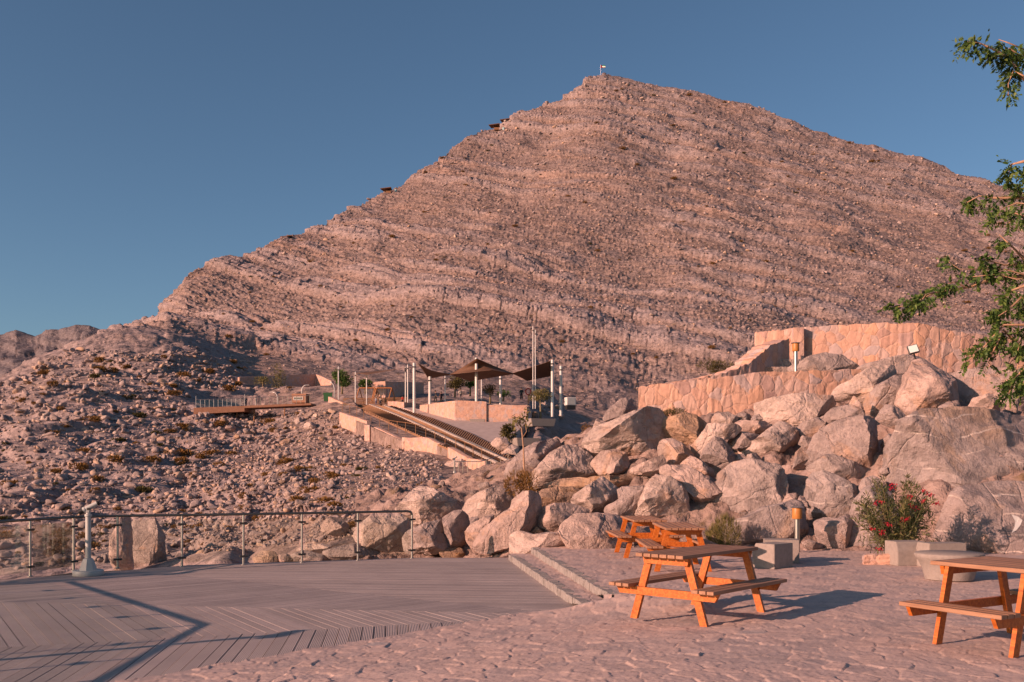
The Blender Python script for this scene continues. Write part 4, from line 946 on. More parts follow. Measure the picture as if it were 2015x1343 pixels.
# ================================================================ viewing telescope
def telescope(loc, heading, label, s=1.0, group=None):
    root = empty('viewing_telescope', loc, heading, label, 'telescope', group); root.scale = (s, s, s)
    b = MB(); b.lathe([(.28, 0), (.285, .01), (.285, .085), (.275, .10), (.02, .10)], n=32); b.build('base_plate', M['grey_paint'], root, autosmooth=40)
    f = MB()
    for k in range(8): pass
    f.lathe([(.175, .10), (.165, .12), (.095, .32), (.06, .335)], n=8); f.build('foot_cone', M['grey_paint'], root, autosmooth=20)
    c = MB(); c.lathe([(.053, .33), (.053, 1.14), (.068, 1.15), (.068, 1.19), (.045, 1.20), (.035, 1.25)], n=20); c.build('column', M['grey_paint'], root, autosmooth=40)
    h = MB(); ax = Vector((.88, 0, .47)).normalized(); o = Vector((0, 0, 1.315))
    def seg(t0, t1, r0, r1, m): h.tube([o + ax * t0, o + ax * t1], [r0, r1], 18, m=m)
    seg(-.06, .19, .052, .045, 0); seg(-.10, -.06, .060, .060, 0); seg(-.19, -.10, .056, .056, 1); seg(.19, .21, .05, .05, 1); seg(.21, .235, .038, .034, 1)
    h.box((0, 0, 1.26), (.07, .10, .09), bev=.01, m=0)
    sc = h.build('telescope_tube', [M['grey_paint'], M['black']], root, autosmooth=40)
    e = MB(); e.box(o + Vector((.02, -.055, -.02)), (.06, .02, .04), bev=.004); e.build('coin_box', M['clamp'], sc)
    return root
telescope((-8.27 * DK, 18.35 * DK, DECK + .003), R(10), 'pale grey coin telescope on a column by the glass railing', s=DK)
telescope((-6.45, 9.0, DECK + .003), R(150), 'pale grey coin telescope near the camera, beside the left corner railing')
telescope((-10.0, 15.6, DECK + .003), R(150), 'pale grey coin telescope added out of sight by the far left railing, for its shadow')  # unseen stand-in for an unknown object, added to cast the long deck shadow

# ================================================================ picnic tables
def picnic_table(loc, ang, label, L=1.72, W=.66, HT=.75, seat=.445, out=.645, sw=.29, foot=.44, ltop=.245, fr=.615, ns=6, SL=None):
    root = empty('picnic_table', loc, ang, label, 'picnic table', 'picnic tables on the terrace')
    def slats(y0, y1, n, x, z, t=.04):
        mb = MB(); w = (y1 - y0) / n; ax = Vector((0, 0, 0))
        for i in range(n): mb.box((0, y0 + w * (i + .5), z - t / 2), (x * 2, w - .014, t), bev=.004)
        return mb
    slats(-W / 2, W / 2, ns, L / 2, HT).build('tabletop', M['table_top'], root)
    SL = SL or L
    for s in (-1, 1):
        y0, y1 = sorted((s * out, s * (out - sw)))
        slats(y0, y1, 3, SL / 2, seat).build('bench_seat', M['table_top'], root)
    for sx in (-1, 1):
        x = sx * fr
        for sy in (-1, 1):
            zt = HT - .042; w = .047
            poly = [(x - .022, sy * ltop - w, zt), (x - .022, sy * ltop + w, zt), (x - .022, sy * foot + w, 0), (x - .022, sy * foot - w, 0)]
            mb = MB(); mb.prism(poly, (0, 0, 0), (.044, 0, 0)); mb.build('leg', M['table_side'], root)
        xo = x + sx * .046
        zb = seat - .042; e = out - .02
        mb = MB(); mb.prism([(xo - .021, -e, zb), (xo - .021, e, zb), (xo - .021, e - .05, zb - .092), (xo - .021, -e + .05, zb - .092)], (0, 0, 0), (.042, 0, 0)); mb.build('seat_beam', M['table_side'], root)
        zt = HT - .043; e = W / 2 - .015
        mb = MB(); mb.prism([(xo - .021, -e, zt), (xo - .021, e, zt), (xo - .021, e - .02, zt - .085), (xo - .021, -e + .02, zt - .085)], (0, 0, 0), (.042, 0, 0)); mb.build('top_beam', M['table_side'], root)
    return root
picnic_table((2.26, 11.36, -.045), R(47), 'orange timber picnic table standing alone in front, near the middle of the terrace', HT=.80, seat=.43, out=.72, sw=.30, foot=.48, ltop=.25, fr=.66)
picnic_table((2.90, 16.5, .004), R(89), 'orange timber picnic table just behind the front one, second from the boulders')
picnic_table((2.64, 18.98, .004), R(92), 'orange timber picnic table farthest back, close against the boulders')
picnic_table((4.93, 9.26, .004), R(-59.5), 'wide square picnic table cut off by the right edge of the photo', L=1.12, W=1.0, HT=.80, seat=.43, out=1.03, sw=.31, foot=.62, ltop=.42, fr=.39, ns=6, SL=1.05)

# ================================================================ concrete seats and round table
def concrete_seat(loc, ang, label, L=.56, W=.45, Hh=.43):
    root_ang = ang; mb = MB()
    prof = [(-W / 2, 0), (W / 2, 0), (W / 2, Hh * .62), (W / 2 - .07, Hh), (-W / 2, Hh)]
    bm = bmesh.new(); vs = [bm.verts.new((0 - L / 2, y, z)) for y, z in prof]; f = bm.faces.new(vs)
    ex = bmesh.ops.extrude_face_region(bm, geom=[f]); bmesh.ops.translate(bm, verts=[v for v in ex['geom'] if isinstance(v, bmesh.types.BMVert)], vec=(L, 0, 0))
    bmesh.ops.bevel(bm, geom=bm.edges[:], offset=.008, segments=2, affect='EDGES'); bmesh.ops.recalc_face_normals(bm, faces=bm.faces[:])
    me = bpy.data.meshes.new('concrete_stool'); bm.to_mesh(me); bm.free()
    o = link('concrete_stool', me, M['concrete']); o.location = loc; o.rotation_euler = (0, 0, ang); return tag(o, label, 'stool', 'cast concrete seats')
concrete_seat((4.60, 16.60, .0), R(40), 'chamfered concrete seat nearest the front picnic table', W=.46)
concrete_seat((5.02, 17.55, .0), R(-12), 'chamfered concrete seat right in front of the lower bollard lamp', W=.5, L=.62)
concrete_seat((7.14, 17.05, .0), R(188), 'chamfered concrete seat beside the low stone planter', L=.56)
concrete_seat((7.62, 16.72, .0), R(8), 'chamfered concrete seat behind the round concrete table', L=.7)
mb = MB(); mb.lathe([(.33, 0), (.36, .01), (.385, .10), (.41, .20), (.455, .29), (.505, .345), (.52, .38), (.515, .41), (.49, .425), (.02, .425)], n=40, sx=1.0, sy=.9)
o = mb.build('concrete_table', M['concrete'], autosmooth=40); o.location = (6.86, 14.75, 0); tag(o, 'round flared concrete table behind the right picnic table', 'concrete table')

# ================================================================ bollard lamps
M['amber'] = simple('amber_lamp_wood', (.42, .17, .04), .45, 0, .4, 10, .12)
def bollard(loc, label):
    root = empty('bollard_lamp', loc, 0, label, 'bollard lamp', 'bollard lamps')
    p = MB(); p.lathe([(.085, 0), (.085, .012), (.054, .014), (.054, .70), (.02, .70)], n=20); p.build('post', M['steel'], root, autosmooth=40)
    h = MB(); h.lathe([(.098, .70), (.102, .71), (.102, .915), (.098, .925)], n=24); h.build('lamp_head', M['amber'], root, autosmooth=40)
    c = MB(); c.lathe([(.10, .925), (.135, .93), (.14, .94), (.132, .952), (.05, .965)], n=24); c.build('cap', M['steel'], root, autosmooth=40)
    return root
bollard((5.95, 19.62, 0), 'bollard lamp with amber head on a steel post by the concrete seats')
q = pt(1566, 674, 28.0); bollard((q.x, 28.0, q.z - .965), 'bollard lamp with amber head up on the bank before the upper wall')

# ================================================================ floodlight
def floodlight():
    c = pt(1797, 688, 25.2); root = empty('floodlight', (c.x, c.y, c.z - .45), 0, 'square white-faced floodlight tilted on a stake above the wedge boulder', 'floodlight'); o = Vector(root.location)
    Mx = Matrix.Rotation(R(-12), 3, 'Z') @ Matrix.Rotation(R(-14), 3, 'Y') @ Matrix.Rotation(R(-22), 3, 'X')
    cc = c - o
    b = MB(); b.box(cc, (.27, .07, .25), Mx, bev=.012); h = b.build('housing', M['steel_dark'], root)
    l = MB(); l.box(cc + Mx @ Vector((0, -.037, 0)), (.225, .008, .205), Mx); l.build('lens', M['lens'], h)
    s = MB(); s.tube([cc + Vector((.02, .06, -.03)), cc + Vector((.09, .10, -.2)), cc + Vector((.22, .12, -.42))], .022, 8); s.build('stake', M['steel_dark'], root)
    g = MB(); g.beam(cc + Vector((.36, .05, -.36)), cc + Vector((.55, .08, -.52)), .05, .06, bev=.008); g.build('gear_box', M['white_paint'], root)
M['lens'] = simple('lamp_glass', (.62, .66, .62), .15, 0, .6)
floodlight()

# ================================================================ plants
def leaf_mat(name, a, b, c, rough=.55, trans=.25):
    m = NT(name); g = m.new('ShaderNodeNewGeometry')
    col = m.ramp(g.outputs['Random Per Island'], [(0, a), (.5, b), (1, c)])
    m.b.inputs['Specular IOR Level'].default_value = .3
    m.out(col, rough)
    tl = m.new('ShaderNodeBsdfTranslucent'); m.li(col, tl.inputs[0]); mx = m.new('ShaderNodeMixShader'); mx.inputs[0].default_value = trans
    m.li(m.b.outputs[0], mx.inputs[1]); m.li(tl.outputs[0], mx.inputs[2]); m.li(mx.outputs[0], m.n['Material Output'].inputs['Surface']); return m.mat
M['oleander'] = leaf_mat('oleander_leaf', (.045, .065, .022), (.10, .115, .04), (.22, .19, .075))
M['tree_leaf'] = leaf_mat('tree_leaf', (.03, .07, .015), (.065, .125, .024), (.14, .19, .04))
M['dry_bush'] = leaf_mat('dry_bush', (.12, .06, .014), (.20, .10, .025), (.29, .16, .046), .8, .15)
M['green_bush'] = leaf_mat('olive_bush', (.05, .045, .014), (.09, .075, .024), (.15, .12, .04), .8, .2)
M['yellow_bush'] = leaf_mat('yellow_green_shrub', (.08, .085, .025), (.17, .15, .045), (.28, .21, .08), .7, .25)
M['red_flower'] = leaf_mat('red_petal', (.28, .008, .022), (.40, .016, .036), (.5, .06, .07), .6, .2)
M['bark'] = simple('twig_bark', (.36, .22, .14), .8, 0, .2, 12, .2)
M['stem'] = simple('grey_stem', (.22, .17, .10), .8, 0, .2, 12, .2)
def rv(r_): 
    v = r_.normal(size=3); return v / np.linalg.norm(v)
def blades(r_, P, D, ln, wd, V, Fq):
    """one folded leaf: kite of 4 vertices"""
    D = D / (np.linalg.norm(D) + 1e-9); s = np.cross(D, rv(r_)); s /= (np.linalg.norm(s) + 1e-9)
    n = np.cross(D, s); b = len(V)
    V += [P, P + D * ln * .45 + s * wd / 2 + n * wd * .12, P + D * ln - n * ln * .06, P + D * ln * .45 - s * wd / 2 + n * wd * .12]
    Fq.append((b, b + 1, b + 2, b + 3))
def leaf_obj(name, V, Fq, mat, parent=None):
    me = np_mesh(name, np.array(V), np.array(Fq), smooth=False); return link(name, me, mat, parent)

def oleander():
    c = gnd(1770, 1100); base = Vector((7.55, 18.45, .05)); root = empty('oleander_bush', base, 0, 'oleander bush with red flowers in front of the bedrock', 'bush'); r_ = np.random.default_rng(5)
    V, Fq = [], []; stems = MB(); tips = []
    for i in range(46):
        a = r_.uniform(0, 2 * math.pi); sp = r_.uniform(.15, 1.0) ** .7; ex = Vector((math.cos(a) * .86 * sp, math.sin(a) * .62 * sp, 0))
        h = (1.52 - .72 * sp ** 2) * r_.uniform(.82, 1.08) * (.9 if abs(ex.x) < .16 else 1.0)
        p0 = Vector((ex.x * .18, ex.y * .18, 0)); p1 = Vector((ex.x * .6, ex.y * .6, h * .55)); p2 = Vector((ex.x, ex.y, h))
        stems.tube([p0, (p0 + p1) / 2 + Vector((0, 0, .03)), p1, p2], [.011, .009, .007, .003], 5, cap=False); tips.append(p2)
        n = 72
        for k in range(n):
            t = 1 - (k / n) ** 1.3 * .80
            q = p1.lerp(p2, (t - .5) / .5) if t > .5 else p0.lerp(p1, t / .5)
            d = np.array(q - Vector((0, 0, 0))); d = d / np.linalg.norm(d); dr = rv(r_) * .95 + d * .45 + np.array([0, 0, .35 - .5 * (1 - t)])
            blades(r_, np.array(q) + rv(r_) * .035, dr, r_.uniform(.10, .17), r_.uniform(.016, .024), V, Fq)
    # low skirts hanging over the planter
    for i in range(420):
        a = r_.uniform(math.pi, 2 * math.pi); q = np.array([math.cos(a) * r_.uniform(.3, .75), math.sin(a) * r_.uniform(.2, .5), r_.uniform(.1, .75)])
        blades(r_, q, rv(r_) + np.array([math.cos(a), math.sin(a) - .3, -.5]) * .7, r_.uniform(.10, .16), .02, V, Fq)
    leaf_obj('foliage', V, Fq, M['oleander'], root); stems.build('stem', M['stem'], root)
    for (px, py) in ((1733, 988), (1754, 961), (1757, 954), (1746, 1033), (1715, 1041), (1736, 1048), (1816, 988), (1842, 992), (1804, 1001), (1785, 1023), (1776, 1024), (1818, 966), (1792, 977), (1830, 975), (1731, 1080), (1796, 996), (1722, 992)):
        cc = np.array(pt(px, py, 18.0 + r_.uniform(-.1, .1)) - base); fv, ff = [], []
        for k in range(r_.integers(10, 22)):
            q = cc + rv(r_) * r_.uniform(.0, .065) * np.array([1.3, 1, .9]); 
            for j in range(2): blades(r_, q, rv(r_) + np.array([0, -.3, .4]), .034, .028, fv, ff)
        leaf_obj('flower_cluster', fv, ff, M['red_flower'], root)
oleander()
pl = wall('stone_planter', [wp(1697, 17.35, 1091.5, 1113), wp(1700, 17.1, 1092, 1114.5), wp(1766, 17.05, 1092, 1114.5), wp(1850, 17.6, 1091, 1110), wp(1870, 18.4, 1087, 1104)], .12, 'low stone planter kerb under the oleander bush', cat='planter', group=None, n_sub=3, jitter=.008, seed=8)

def scrub_mesh(name, seed, n=420, leaf=.085, wid=.016, flat=.62, up=.5):
    r_ = np.random.default_rng(seed); V, Fq = [], []
    lob = [(rv(r_) * np.array([.55, .55, .18]) + np.array([0, 0, .22]), r_.uniform(.32, .55)) for i in range(6)]
    for i in range(n):
        c, rr = lob[r_.integers(6)]; d = rv(r_); q = c + d * rr * r_.uniform(.45, 1.0) ** .6 * np.array([1, 1, flat])
        if q[2] < 0: q[2] = abs(q[2]) * .3
        blades(r_, q, d + rv(r_) * .6 + np.array([0, 0, up]), leaf * r_.uniform(.7, 1.5), wid * r_.uniform(.8, 1.5), V, Fq)
    return np_mesh(name, np.array(V), np.array(Fq), smooth=False)
def bush(px, py, Y, w, h, label, mat='dry_bush', n=900, leaf=.10, wid=.017, name='dry_bush', cat='bush', group=None, seed=1, up=.5):
    me = scrub_mesh(name, seed, n, leaf, wid, up=up); o = link(name, me, M[mat]); p = pt(px, py, Y); o.location = p
    s = w * Y / F / 1.7; o.scale = (s, s, h * Y / F / .85); o.rotation_euler = (0, 0, seed); return tag(o, label, cat, group)
bush(1024, 972, 24.2, 66, 62, 'dry brown bush leaning on the boulder right of the sapling trunk', n=2000, leaf=.13, wid=.02, seed=2)
bush(1133, 886, 31, 62, 34, 'dry brown bush behind the crest boulder with the dark crack', n=1500, leaf=.13, seed=3)
bush(1152, 852, 33, 34, 24, 'small dry brown bush behind the biggest boulder, above another', n=700, leaf=.13, seed=4)
bush(1313, 822, 26.4, 68, 30, 'olive brown bush at the foot of the lower stone wall', 'green_bush', n=2000, leaf=.12, seed=5)
bush(1413, 731, 29.5, 84, 32, 'wide olive bush behind the curved sloping parapet', 'green_bush', n=1600, leaf=.13, seed=6)
bush(1418, 1074, 20.3, 74, 92, 'yellow-green feathery shrub left of the whale-backed boulder', 'yellow_bush', n=3400, leaf=.10, wid=.013, name='feathery_shrub', seed=7, up=.9)
bush(1130, 968, 23.3, 60, 8, 'strip of dry brown grass under the crest boulder', n=500, leaf=.09, seed=8, name='dry_grass_tuft')
bush(575, 1106, 23.2, 40, 16, 'dark dry tuft behind the glass in front of the flat grey rock', n=600, leaf=.07, seed=9, name='dry_grass_tuft', mat='green_bush')
bush(840, 1000, 28, 22, 14, 'small dry tuft between the domed and the cracked boulder', n=300, leaf=.09, seed=10, name='dry_grass_tuft')

# ---- bare sapling
def sapling():
    b = pt(1039, 972, 25.5); root = empty('sapling', b, 0, 'thin bare sapling with a pale trunk and few leaves', 'sapling'); o = Vector(b)
    P = [pt(px, py, Y) - o for px, py, Y in ((1039, 974, 25.5), (1034, 950, 25.5), (1031, 915, 25.6), (1030, 880, 25.6), (1027, 850, 25.6), (1026, 842, 25.6))]
    mb = MB(); mb.tube(P, [.035, .032, .028, .022, .018, .012], 7); mb.build('trunk', M['bark'], root, smooth=True)
    br = MB(); r_ = np.random.default_rng(3); V, Fq = [], []
    for ends in (((1027, 852), (1017, 836), (1012, 820)), ((1028, 862), (1036, 850), (1034, 828), (1037, 800)), ((1026, 846), (1024, 826), (1030, 812))):
        Q = [pt(px, py, 25.6) - o for px, py in ends]; br.tube(Q, [.011, .008, .004], 5) if len(Q) == 3 else br.tube(Q, [.013, .010, .007, .004], 5)
        for k in range(34):
            t = r_.uniform(.35, 1); i = min(int(t * (len(Q) - 1)), len(Q) - 2); q = np.array(Q[i].lerp(Q[i + 1], t * (len(Q) - 1) - i)) + rv(r_) * .09
            blades(r_, q, rv(r_) + np.array([0, 0, -.4]), .12, .05, V, Fq)
    br.build('branch', M['bark'], root, smooth=True); leaf_obj('foliage', V, Fq, M['yellow_bush'], root)
sapling()

# ---- leafy tree standing just outside the right edge
def right_tree():
    Y0 = 12.6; base = Vector((8.35, 12.9, 0)); root = empty('leafy_tree', base, 0, 'leafy green tree whose branches hang in from the right edge', 'tree'); r_ = np.random.default_rng(17)
    tr = MB(); crown0 = Vector((-.15, -.1, 4.6)); tr.tube([(0, 0, -.05), (.03, 0, .6), (-.02, .03, 1.8), (.05, 0, 3.0), crown0], [.13, .105, .095, .085, .06], 12); tr.build('trunk', M['stem'], root, smooth=True)
    paths = [
     [(2150, 560), (2015, 543), (1942, 553), (1917, 563), (1877, 571), (1839, 576), (1790, 601), (1757, 606)],
     [(2140, 600), (2015, 510), (1993, 487), (1966, 462)], [(2120, 420), (2015, 390), (1957, 390), (1927, 386), (1903, 399)],
     [(2110, 330), (2015, 318), (1990, 324), (1984, 345)], [(2120, 580), (2015, 563), (1993, 571), (1976, 588)],
     [(2120, 230), (2015, 156), (1982, 113), (1956, 98), (1925, 84), (1897, 82)], [(2015, 150), (1994, 140), (1984, 165), (1984, 188)],
     [(2130, 700), (2015, 690), (1975, 650), (1955, 690), (1945, 715)], [(2130, 640), (2040, 640), (1975, 640), (1930, 690), (1903, 712)],
     [(2120, 760), (2050, 720), (2003, 720), (1990, 772)], [(2100, 450), (2030, 430), (1998, 420), (1982, 445)], [(2110, 500), (2040, 520), (1975, 522), (1935, 510)],
     [(2030, 545), (1975, 530), (1925, 530), (1888, 530), (1865, 515)], [(1900, 566), (1880, 555), (1862, 560)], [(1840, 576), (1822, 580), (1808, 600)], [(2120, 640), (2060, 600), (2010, 610), (1985, 640)],
     [(2090, 350), (2050, 360), (2010, 372), (1990, 360)], [(2080, 740), (2040, 690), (2012, 660), (2003, 690)], [(2090, 120), (2050, 110), (2010, 112), (1985, 95)], [(2080, 780), (2050, 760), (2020, 740), (2008, 770)],
     [(2140, 480), (2100, 470), (2060, 500), (2030, 480)], [(2120, 300), (2090, 280), (2060, 320), (2030, 340)], [(2020, 100), (1985, 85), (1965, 78)],
     [(2060, 545), (2000, 550), (1960, 540), (1915, 545)], [(2060, 405), (2000, 400), (1975, 410), (1958, 430)], [(2070, 600), (2010, 585), (1985, 610), (1965, 622)], [(2080, 700), (2040, 700), (1998, 745), (1985, 775)], [(1975, 112), (1950, 110), (1940, 118)]]
    br = MB(); V, Fq = [], []
    for pi, path in enumerate(paths):
        y = Y0 + r_.uniform(-.45, .45); Q = []
        for i, (px, py) in enumerate(path): Q.append(pt(px, py, y + .12 * math.sin(i * 1.7 + pi)) - base)
        if path[0][0] > 2060:
            z = min(max(Q[0].z - .8, 1.6), 4.5); Q = [Vector((.02, .0, z)), (Vector((.02, 0, z)) + Q[0]) / 2 + Vector((0, 0, .12))] + Q
        n = len(Q); br.tube(Q, [max(.006, .045 * (1 - i / n) ** 1.2) if path[0][0] > 2060 else max(.005, .012 * (1 - i / n)) for i in range(n)], 6)
        # feathery compound leaves on the outer part
        seglen = [(Q[i + 1] - Q[i]).length for i in range(n - 1)]; tot = sum(seglen)
        m = int(7 + tot * 8)
        for k in range(m):
            t = 1 - r_.uniform(0, .95) ** 1.4 * min(.9, 1.15 / max(tot, .3)); d = t * tot; i = 0
            while i < n - 2 and d > seglen[i]: d -= seglen[i]; i += 1
            q = np.array(Q[i].lerp(Q[i + 1], d / seglen[i])); ax = rv(r_) * .8 + np.array([-.3, 0, -.55 * r_.uniform(0, 1.4)]) ; ax /= np.linalg.norm(ax)
            ln = r_.uniform(.12, .24); sd = np.cross(ax, rv(r_)); sd /= np.linalg.norm(sd)
            for j in range(6):
                u = .25 + .75 * j / 6; qq = q + ax * ln * u + np.array([0, 0, -.05 * u * u])
                for s in (-1, 1): blades(r_, qq, sd * s + ax * .45 + np.array([0, 0, -.25]), r_.uniform(.055, .082), r_.uniform(.028, .042), V, Fq)
            blades(r_, q + ax * ln, ax, .05, .024, V, Fq)
    # the rest of the crown, outside the frame
    for k in range(1500):
        d = rv(r_); q = np.array([1.25, .3, 5.1]) + d * np.array([1.5, 1.7, 2.0]) * r_.uniform(.3, 1) ** .5
        ax = rv(r_); sd = np.cross(ax, rv(r_))
        for j in range(5):
            for s in (-1, 1): blades(r_, q + ax * .04 * j, sd * s + ax * .4, .07, .034, V, Fq)
    for k in range(14):
        d = rv(r_); br.tube([crown0 + Vector((.1, 0, -.4)), Vector((.9, .2, 5.0)) + Vector(d * .8), Vector((.9, .2, 5.0)) + Vector(d * np.array([1.4, 1.6, 2.0]))], [.04, .02, .006], 6)
    br.build('branch', M['bark'], root, smooth=True); leaf_obj('foliage', V, Fq, M['tree_leaf'], root)
right_tree()

# ================================================================ middle distance: steps, plaza, platform
def Yp(py): return float(np.interp(py, [785, 798, 826, 850, 878, 913, 935, 945], [140, 133, 111, 97.5, 84, 74, 70, 68]))
def pl_(zp): return (640 + zp[0] / 3.731, 640 + zp[1] / 3.731)
def line(pts, t):
    """point at parameter t along a photo polyline"""
    L = [0]
    for a, b in zip(pts, pts[1:]): L.append(L[-1] + math.dist(a, b))
    d = t * L[-1]
    for i in range(len(pts) - 1):
        if d <= L[i + 1] + 1e-9: k = (d - L[i]) / (L[i + 1] - L[i]); return (pts[i][0] + (pts[i + 1][0] - pts[i][0]) * k, pts[i][1] + (pts[i + 1][1] - pts[i][1]) * k)
    return pts[-1]
def surf(px, py, dz=0.0, Y=None):
    v = pt(px, py, Y or Yp(py)); v.z += dz; return v
M['path'] = simple('path_paving', (.43, .345, .31), .9, 0, .2, 1.4, .12, .6, 3)
M['tread'] = simple('brown_step_timber', (.25, .135, .075), .8, 0, .3, 3, .2)
M['kerb'] = simple('pale_kerb', (.37, .31, .27), .9, 0, .2, 3, .12)
M['rust'] = simple('rusty_steel', (.26, .135, .07), .7, .3, .3, 8, .2)
M['sail'] = simple('brown_sail_cloth', (.125, .068, .043), .8, 0, .2, 1.5, .1)
M['deck_brown'] = simple('brown_fascia', (.30, .15, .09), .7, 0, .3, 2, .12)
M['orange_pole'] = simple('orange_timber_pole', (.42, .16, .05), .7)
# paved path: one gently sloping sheet
def strip(name, left, right, n, mat, stepped=False, dz=0.0, parent=None, kind=None, thick=.5):
    V, Fq = [], []
    for i in range(n + 1):
        t = i / n; a, b = surf(*line(left, t), dz), surf(*line(right, t), dz)
        if stepped and i < n:
            t2 = (i + 1) / n; a2, b2 = surf(*line(left, t2), dz), surf(*line(right, t2), dz); lo = min(a.z, a2.z), 
            V += [a, b]; a3, b3 = a2.copy(), b2.copy(); a3.z, b3.z = a.z, b.z; V += [a3, b3]
        else: V += [a, b]
    m = len(V) // 2
    for i in range(m - 1): Fq.append((2 * i, 2 * i + 1, 2 * i + 3, 2 * i + 2))
    mb = MB(); mb.add(V, Fq); k = len(V)
    mb.add([v - Vector((0, 0, thick)) for v in V], [tuple(reversed(f)) for f in Fq])
    for s in (0, 1):
        for i in range(m - 1): mb.f.append((2 * i + s, 2 * i + 2 + s, k + 2 * i + 2 + s, k + 2 * i + s)); mb.m.append(0)
    mb.f.append((0, 1, k + 1, k)); mb.m.append(0); mb.f.append((2 * m - 2, 2 * m - 1, k + 2 * m - 1, k + 2 * m - 2)); mb.m.append(0)
    o = mb.build(name, mat, parent)
    if kind: tag(o, kind=kind)
    return o
Lp = [pl_(p) for p in ((470, 598), (590, 612), (780, 690), (1060, 800), (1240, 890), (1290, 930))]
Rp = [pl_(p) for p in ((600, 596), (700, 622), (955, 697), (1220, 712), (1490, 700), (1340, 850), (1300, 935))]
strip('path', Lp, Rp, 40, M['path'], kind='structure', thick=1.5)
wl_ = [(668, 814), (722, 834), (737, 842), (790, 866), (838, 866), (881, 883), (922, 905), (955, 911)]
root = empty('timber_stairs', surf(860, 860), 0, 'long brown timber stairs with pale kerbs climbing to the shaded plaza', 'stairs')
def child_abs(o, r_): o.parent = r_; o.matrix_parent_inverse = Matrix.Translation(-Vector(r_.location)); return o
strip('planting_bed', wl_, [pl_(p) for p in ((172, 590), (332, 657), (562, 762), (802, 870), (1002, 957), (1192, 1042))], 40, M['terrain'], dz=-.1, kind='structure', thick=2.0)
k1 = [pl_(p) for p in ((330, 594), (520, 668), (700, 750), (900, 848), (1100, 950), (1262, 1030))]
k2 = [pl_(p) for p in ((440, 603), (620, 676), (800, 755), (1000, 850), (1180, 935), (1345, 1015))]
lf = [pl_(p) for p in ((170, 588), (330, 655), (560, 760), (800, 868), (1000, 955), (1190, 1040))]
rt = [pl_(p) for p in ((480, 596), (780, 688), (1060, 798), (1240, 888), (1380, 985))]
off = lambda P, d, e=0: [(x + d, y + e) for x, y in P]
for a, b in ((lf, off(k1, -2.5)), (off(k1, 2.5), off(k2, -2.5)), (off(k2, 2.5), rt)):
    child_abs(strip('flight', a, b, 64, M['tread'], True, dz=.05, thick=1.4), root)
for k in (k1, k2): child_abs(strip('kerb', off(k, -2.6), off(k, 2.6), 30, M['kerb'], False, dz=.28, thick=1.2), root)
# stair railing with thin wires
def thin_rail(name, base, label, h=1.05, r=.035, mat='rust', wires=3, cat='railing', rail_r=.03):
    rt_ = empty(name, base[0], 0, label, cat); o = Vector(base[0])
    for b in base:
        mb = MB(); mb.tube([b - o - Vector((0, 0, .6)), b - o + Vector((0, 0, h))], r, 6); mb.build('post', M[mat], rt_)
    mb = MB(); mb.tube([b - o + Vector((0, 0, h)) for b in base], rail_r, 6); mb.build('handrail', M[mat], rt_)
    for k in range(wires):
        mb = MB(); mb.tube([b - o + Vector((0, 0, h * (k + .6) / (wires + .6))) for b in base], .010, 5); mb.build('wire', M['steel'], rt_)
    return rt_
sb = [(674, 809), (688, 812.5), (702, 817), (716, 823), (730, 829), (747, 839), (765, 847), (782, 850), (798, 852), (818, 856), (838, 862), (856, 868), (876, 876), (897, 886), (915, 895), (931, 902), (948, 909)]
thin_rail('stair_railing', [surf(x, y) for x, y in sb], 'rusty post and wire railing along the left of the timber stairs')
gw = lambda px, top, bot, Y: wp(px, Y, top, bot)
def zwall(pts, label, thick=.5, **k): return wall('stone_wall', pts, thick, label, group='low walls round the stairs and plaza', jitter=.04, **k)
zwall([gw(646, 781, 800, 136), gw(675, 793, 822, 129)], 'short sloping wall at the top left of the timber stairs', seed=11, n_sub=6)
zwall([gw(668, 811.5, 840, 118), gw(722, 829, 860, 107)], 'topmost stepped wall below the stair railing, just under the upper landing', seed=12, n_sub=6)
zwall([gw(717, 837, 868, 105), gw(727, 837.5, 870, 104.0), gw(736, 838, 868, 104.6)], 'stubby stone pillar ending the topmost stepped wall', cat='pillar', seed=13, n_sub=3)
zwall([gw(736, 840, 868, 103), gw(790, 866, 892, 90.5)], 'middle stepped wall beside the timber stairs, right of the stubby pillar', seed=14, n_sub=6)
zwall([gw(791, 862, 890, 90), gw(838, 861, 892, 88), gw(880, 881, 906, 83)], 'stepped wall with a level top halfway down the timber stairs', seed=15, n_sub=6)
zwall([gw(881, 880, 908, 82), gw(922, 903, 925, 75)], 'lowest stepped wall above the small railed lookout', seed=16, n_sub=6)
zwall([gw(922, 902, 932, 74.5), gw(955, 908, 936, 72.5)], 'last pale wall end behind the small railed lookout', seed=17, n_sub=4)
zwall([gw(763, 790, 812, 131), gw(795, 791.5, 812, 129), gw(826, 795, 812, 134)], 'low stone block wall left of the plaza corner', seed=18, n_sub=5)
zwall([gw(826, 798, 815, 125), gw(896, 788.8, 836, 110)], 'left face of the plaza wall rising to the sharp corner', seed=19, n_sub=7)
zwall([gw(896.2, 788.8, 836, 110), gw(957, 790.5, 838, 109.8)], 'tall right face of the plaza wall beside the sharp corner', seed=20, n_sub=6)
zwall([gw(957.5, 797, 838, 110), gw(1037, 798, 836, 109.5)], 'lower stepped right end of the plaza wall', seed=21, n_sub=6)
pz = MB(); pz.prism([pt(760, 795, 140) * 1.0, Vector((pt(826, 798, 125.6).x, 125.6, 9.75)), Vector((pt(896, 790, 110.6).x, 110.7, 9.75)), Vector((pt(1037, 790, 110.2).x, 110.3, 9.2)), Vector((pt(1048, 790, 122).x, 124, 9.4)), Vector((pt(1040, 790, 165).x, 165, 10.6)), Vector((pt(700, 790, 165).x, 165, 11.2))], (0, 0, 0), (0, 0, -2.0))
tag(pz.build('plaza_floor', M['path']), kind='structure')
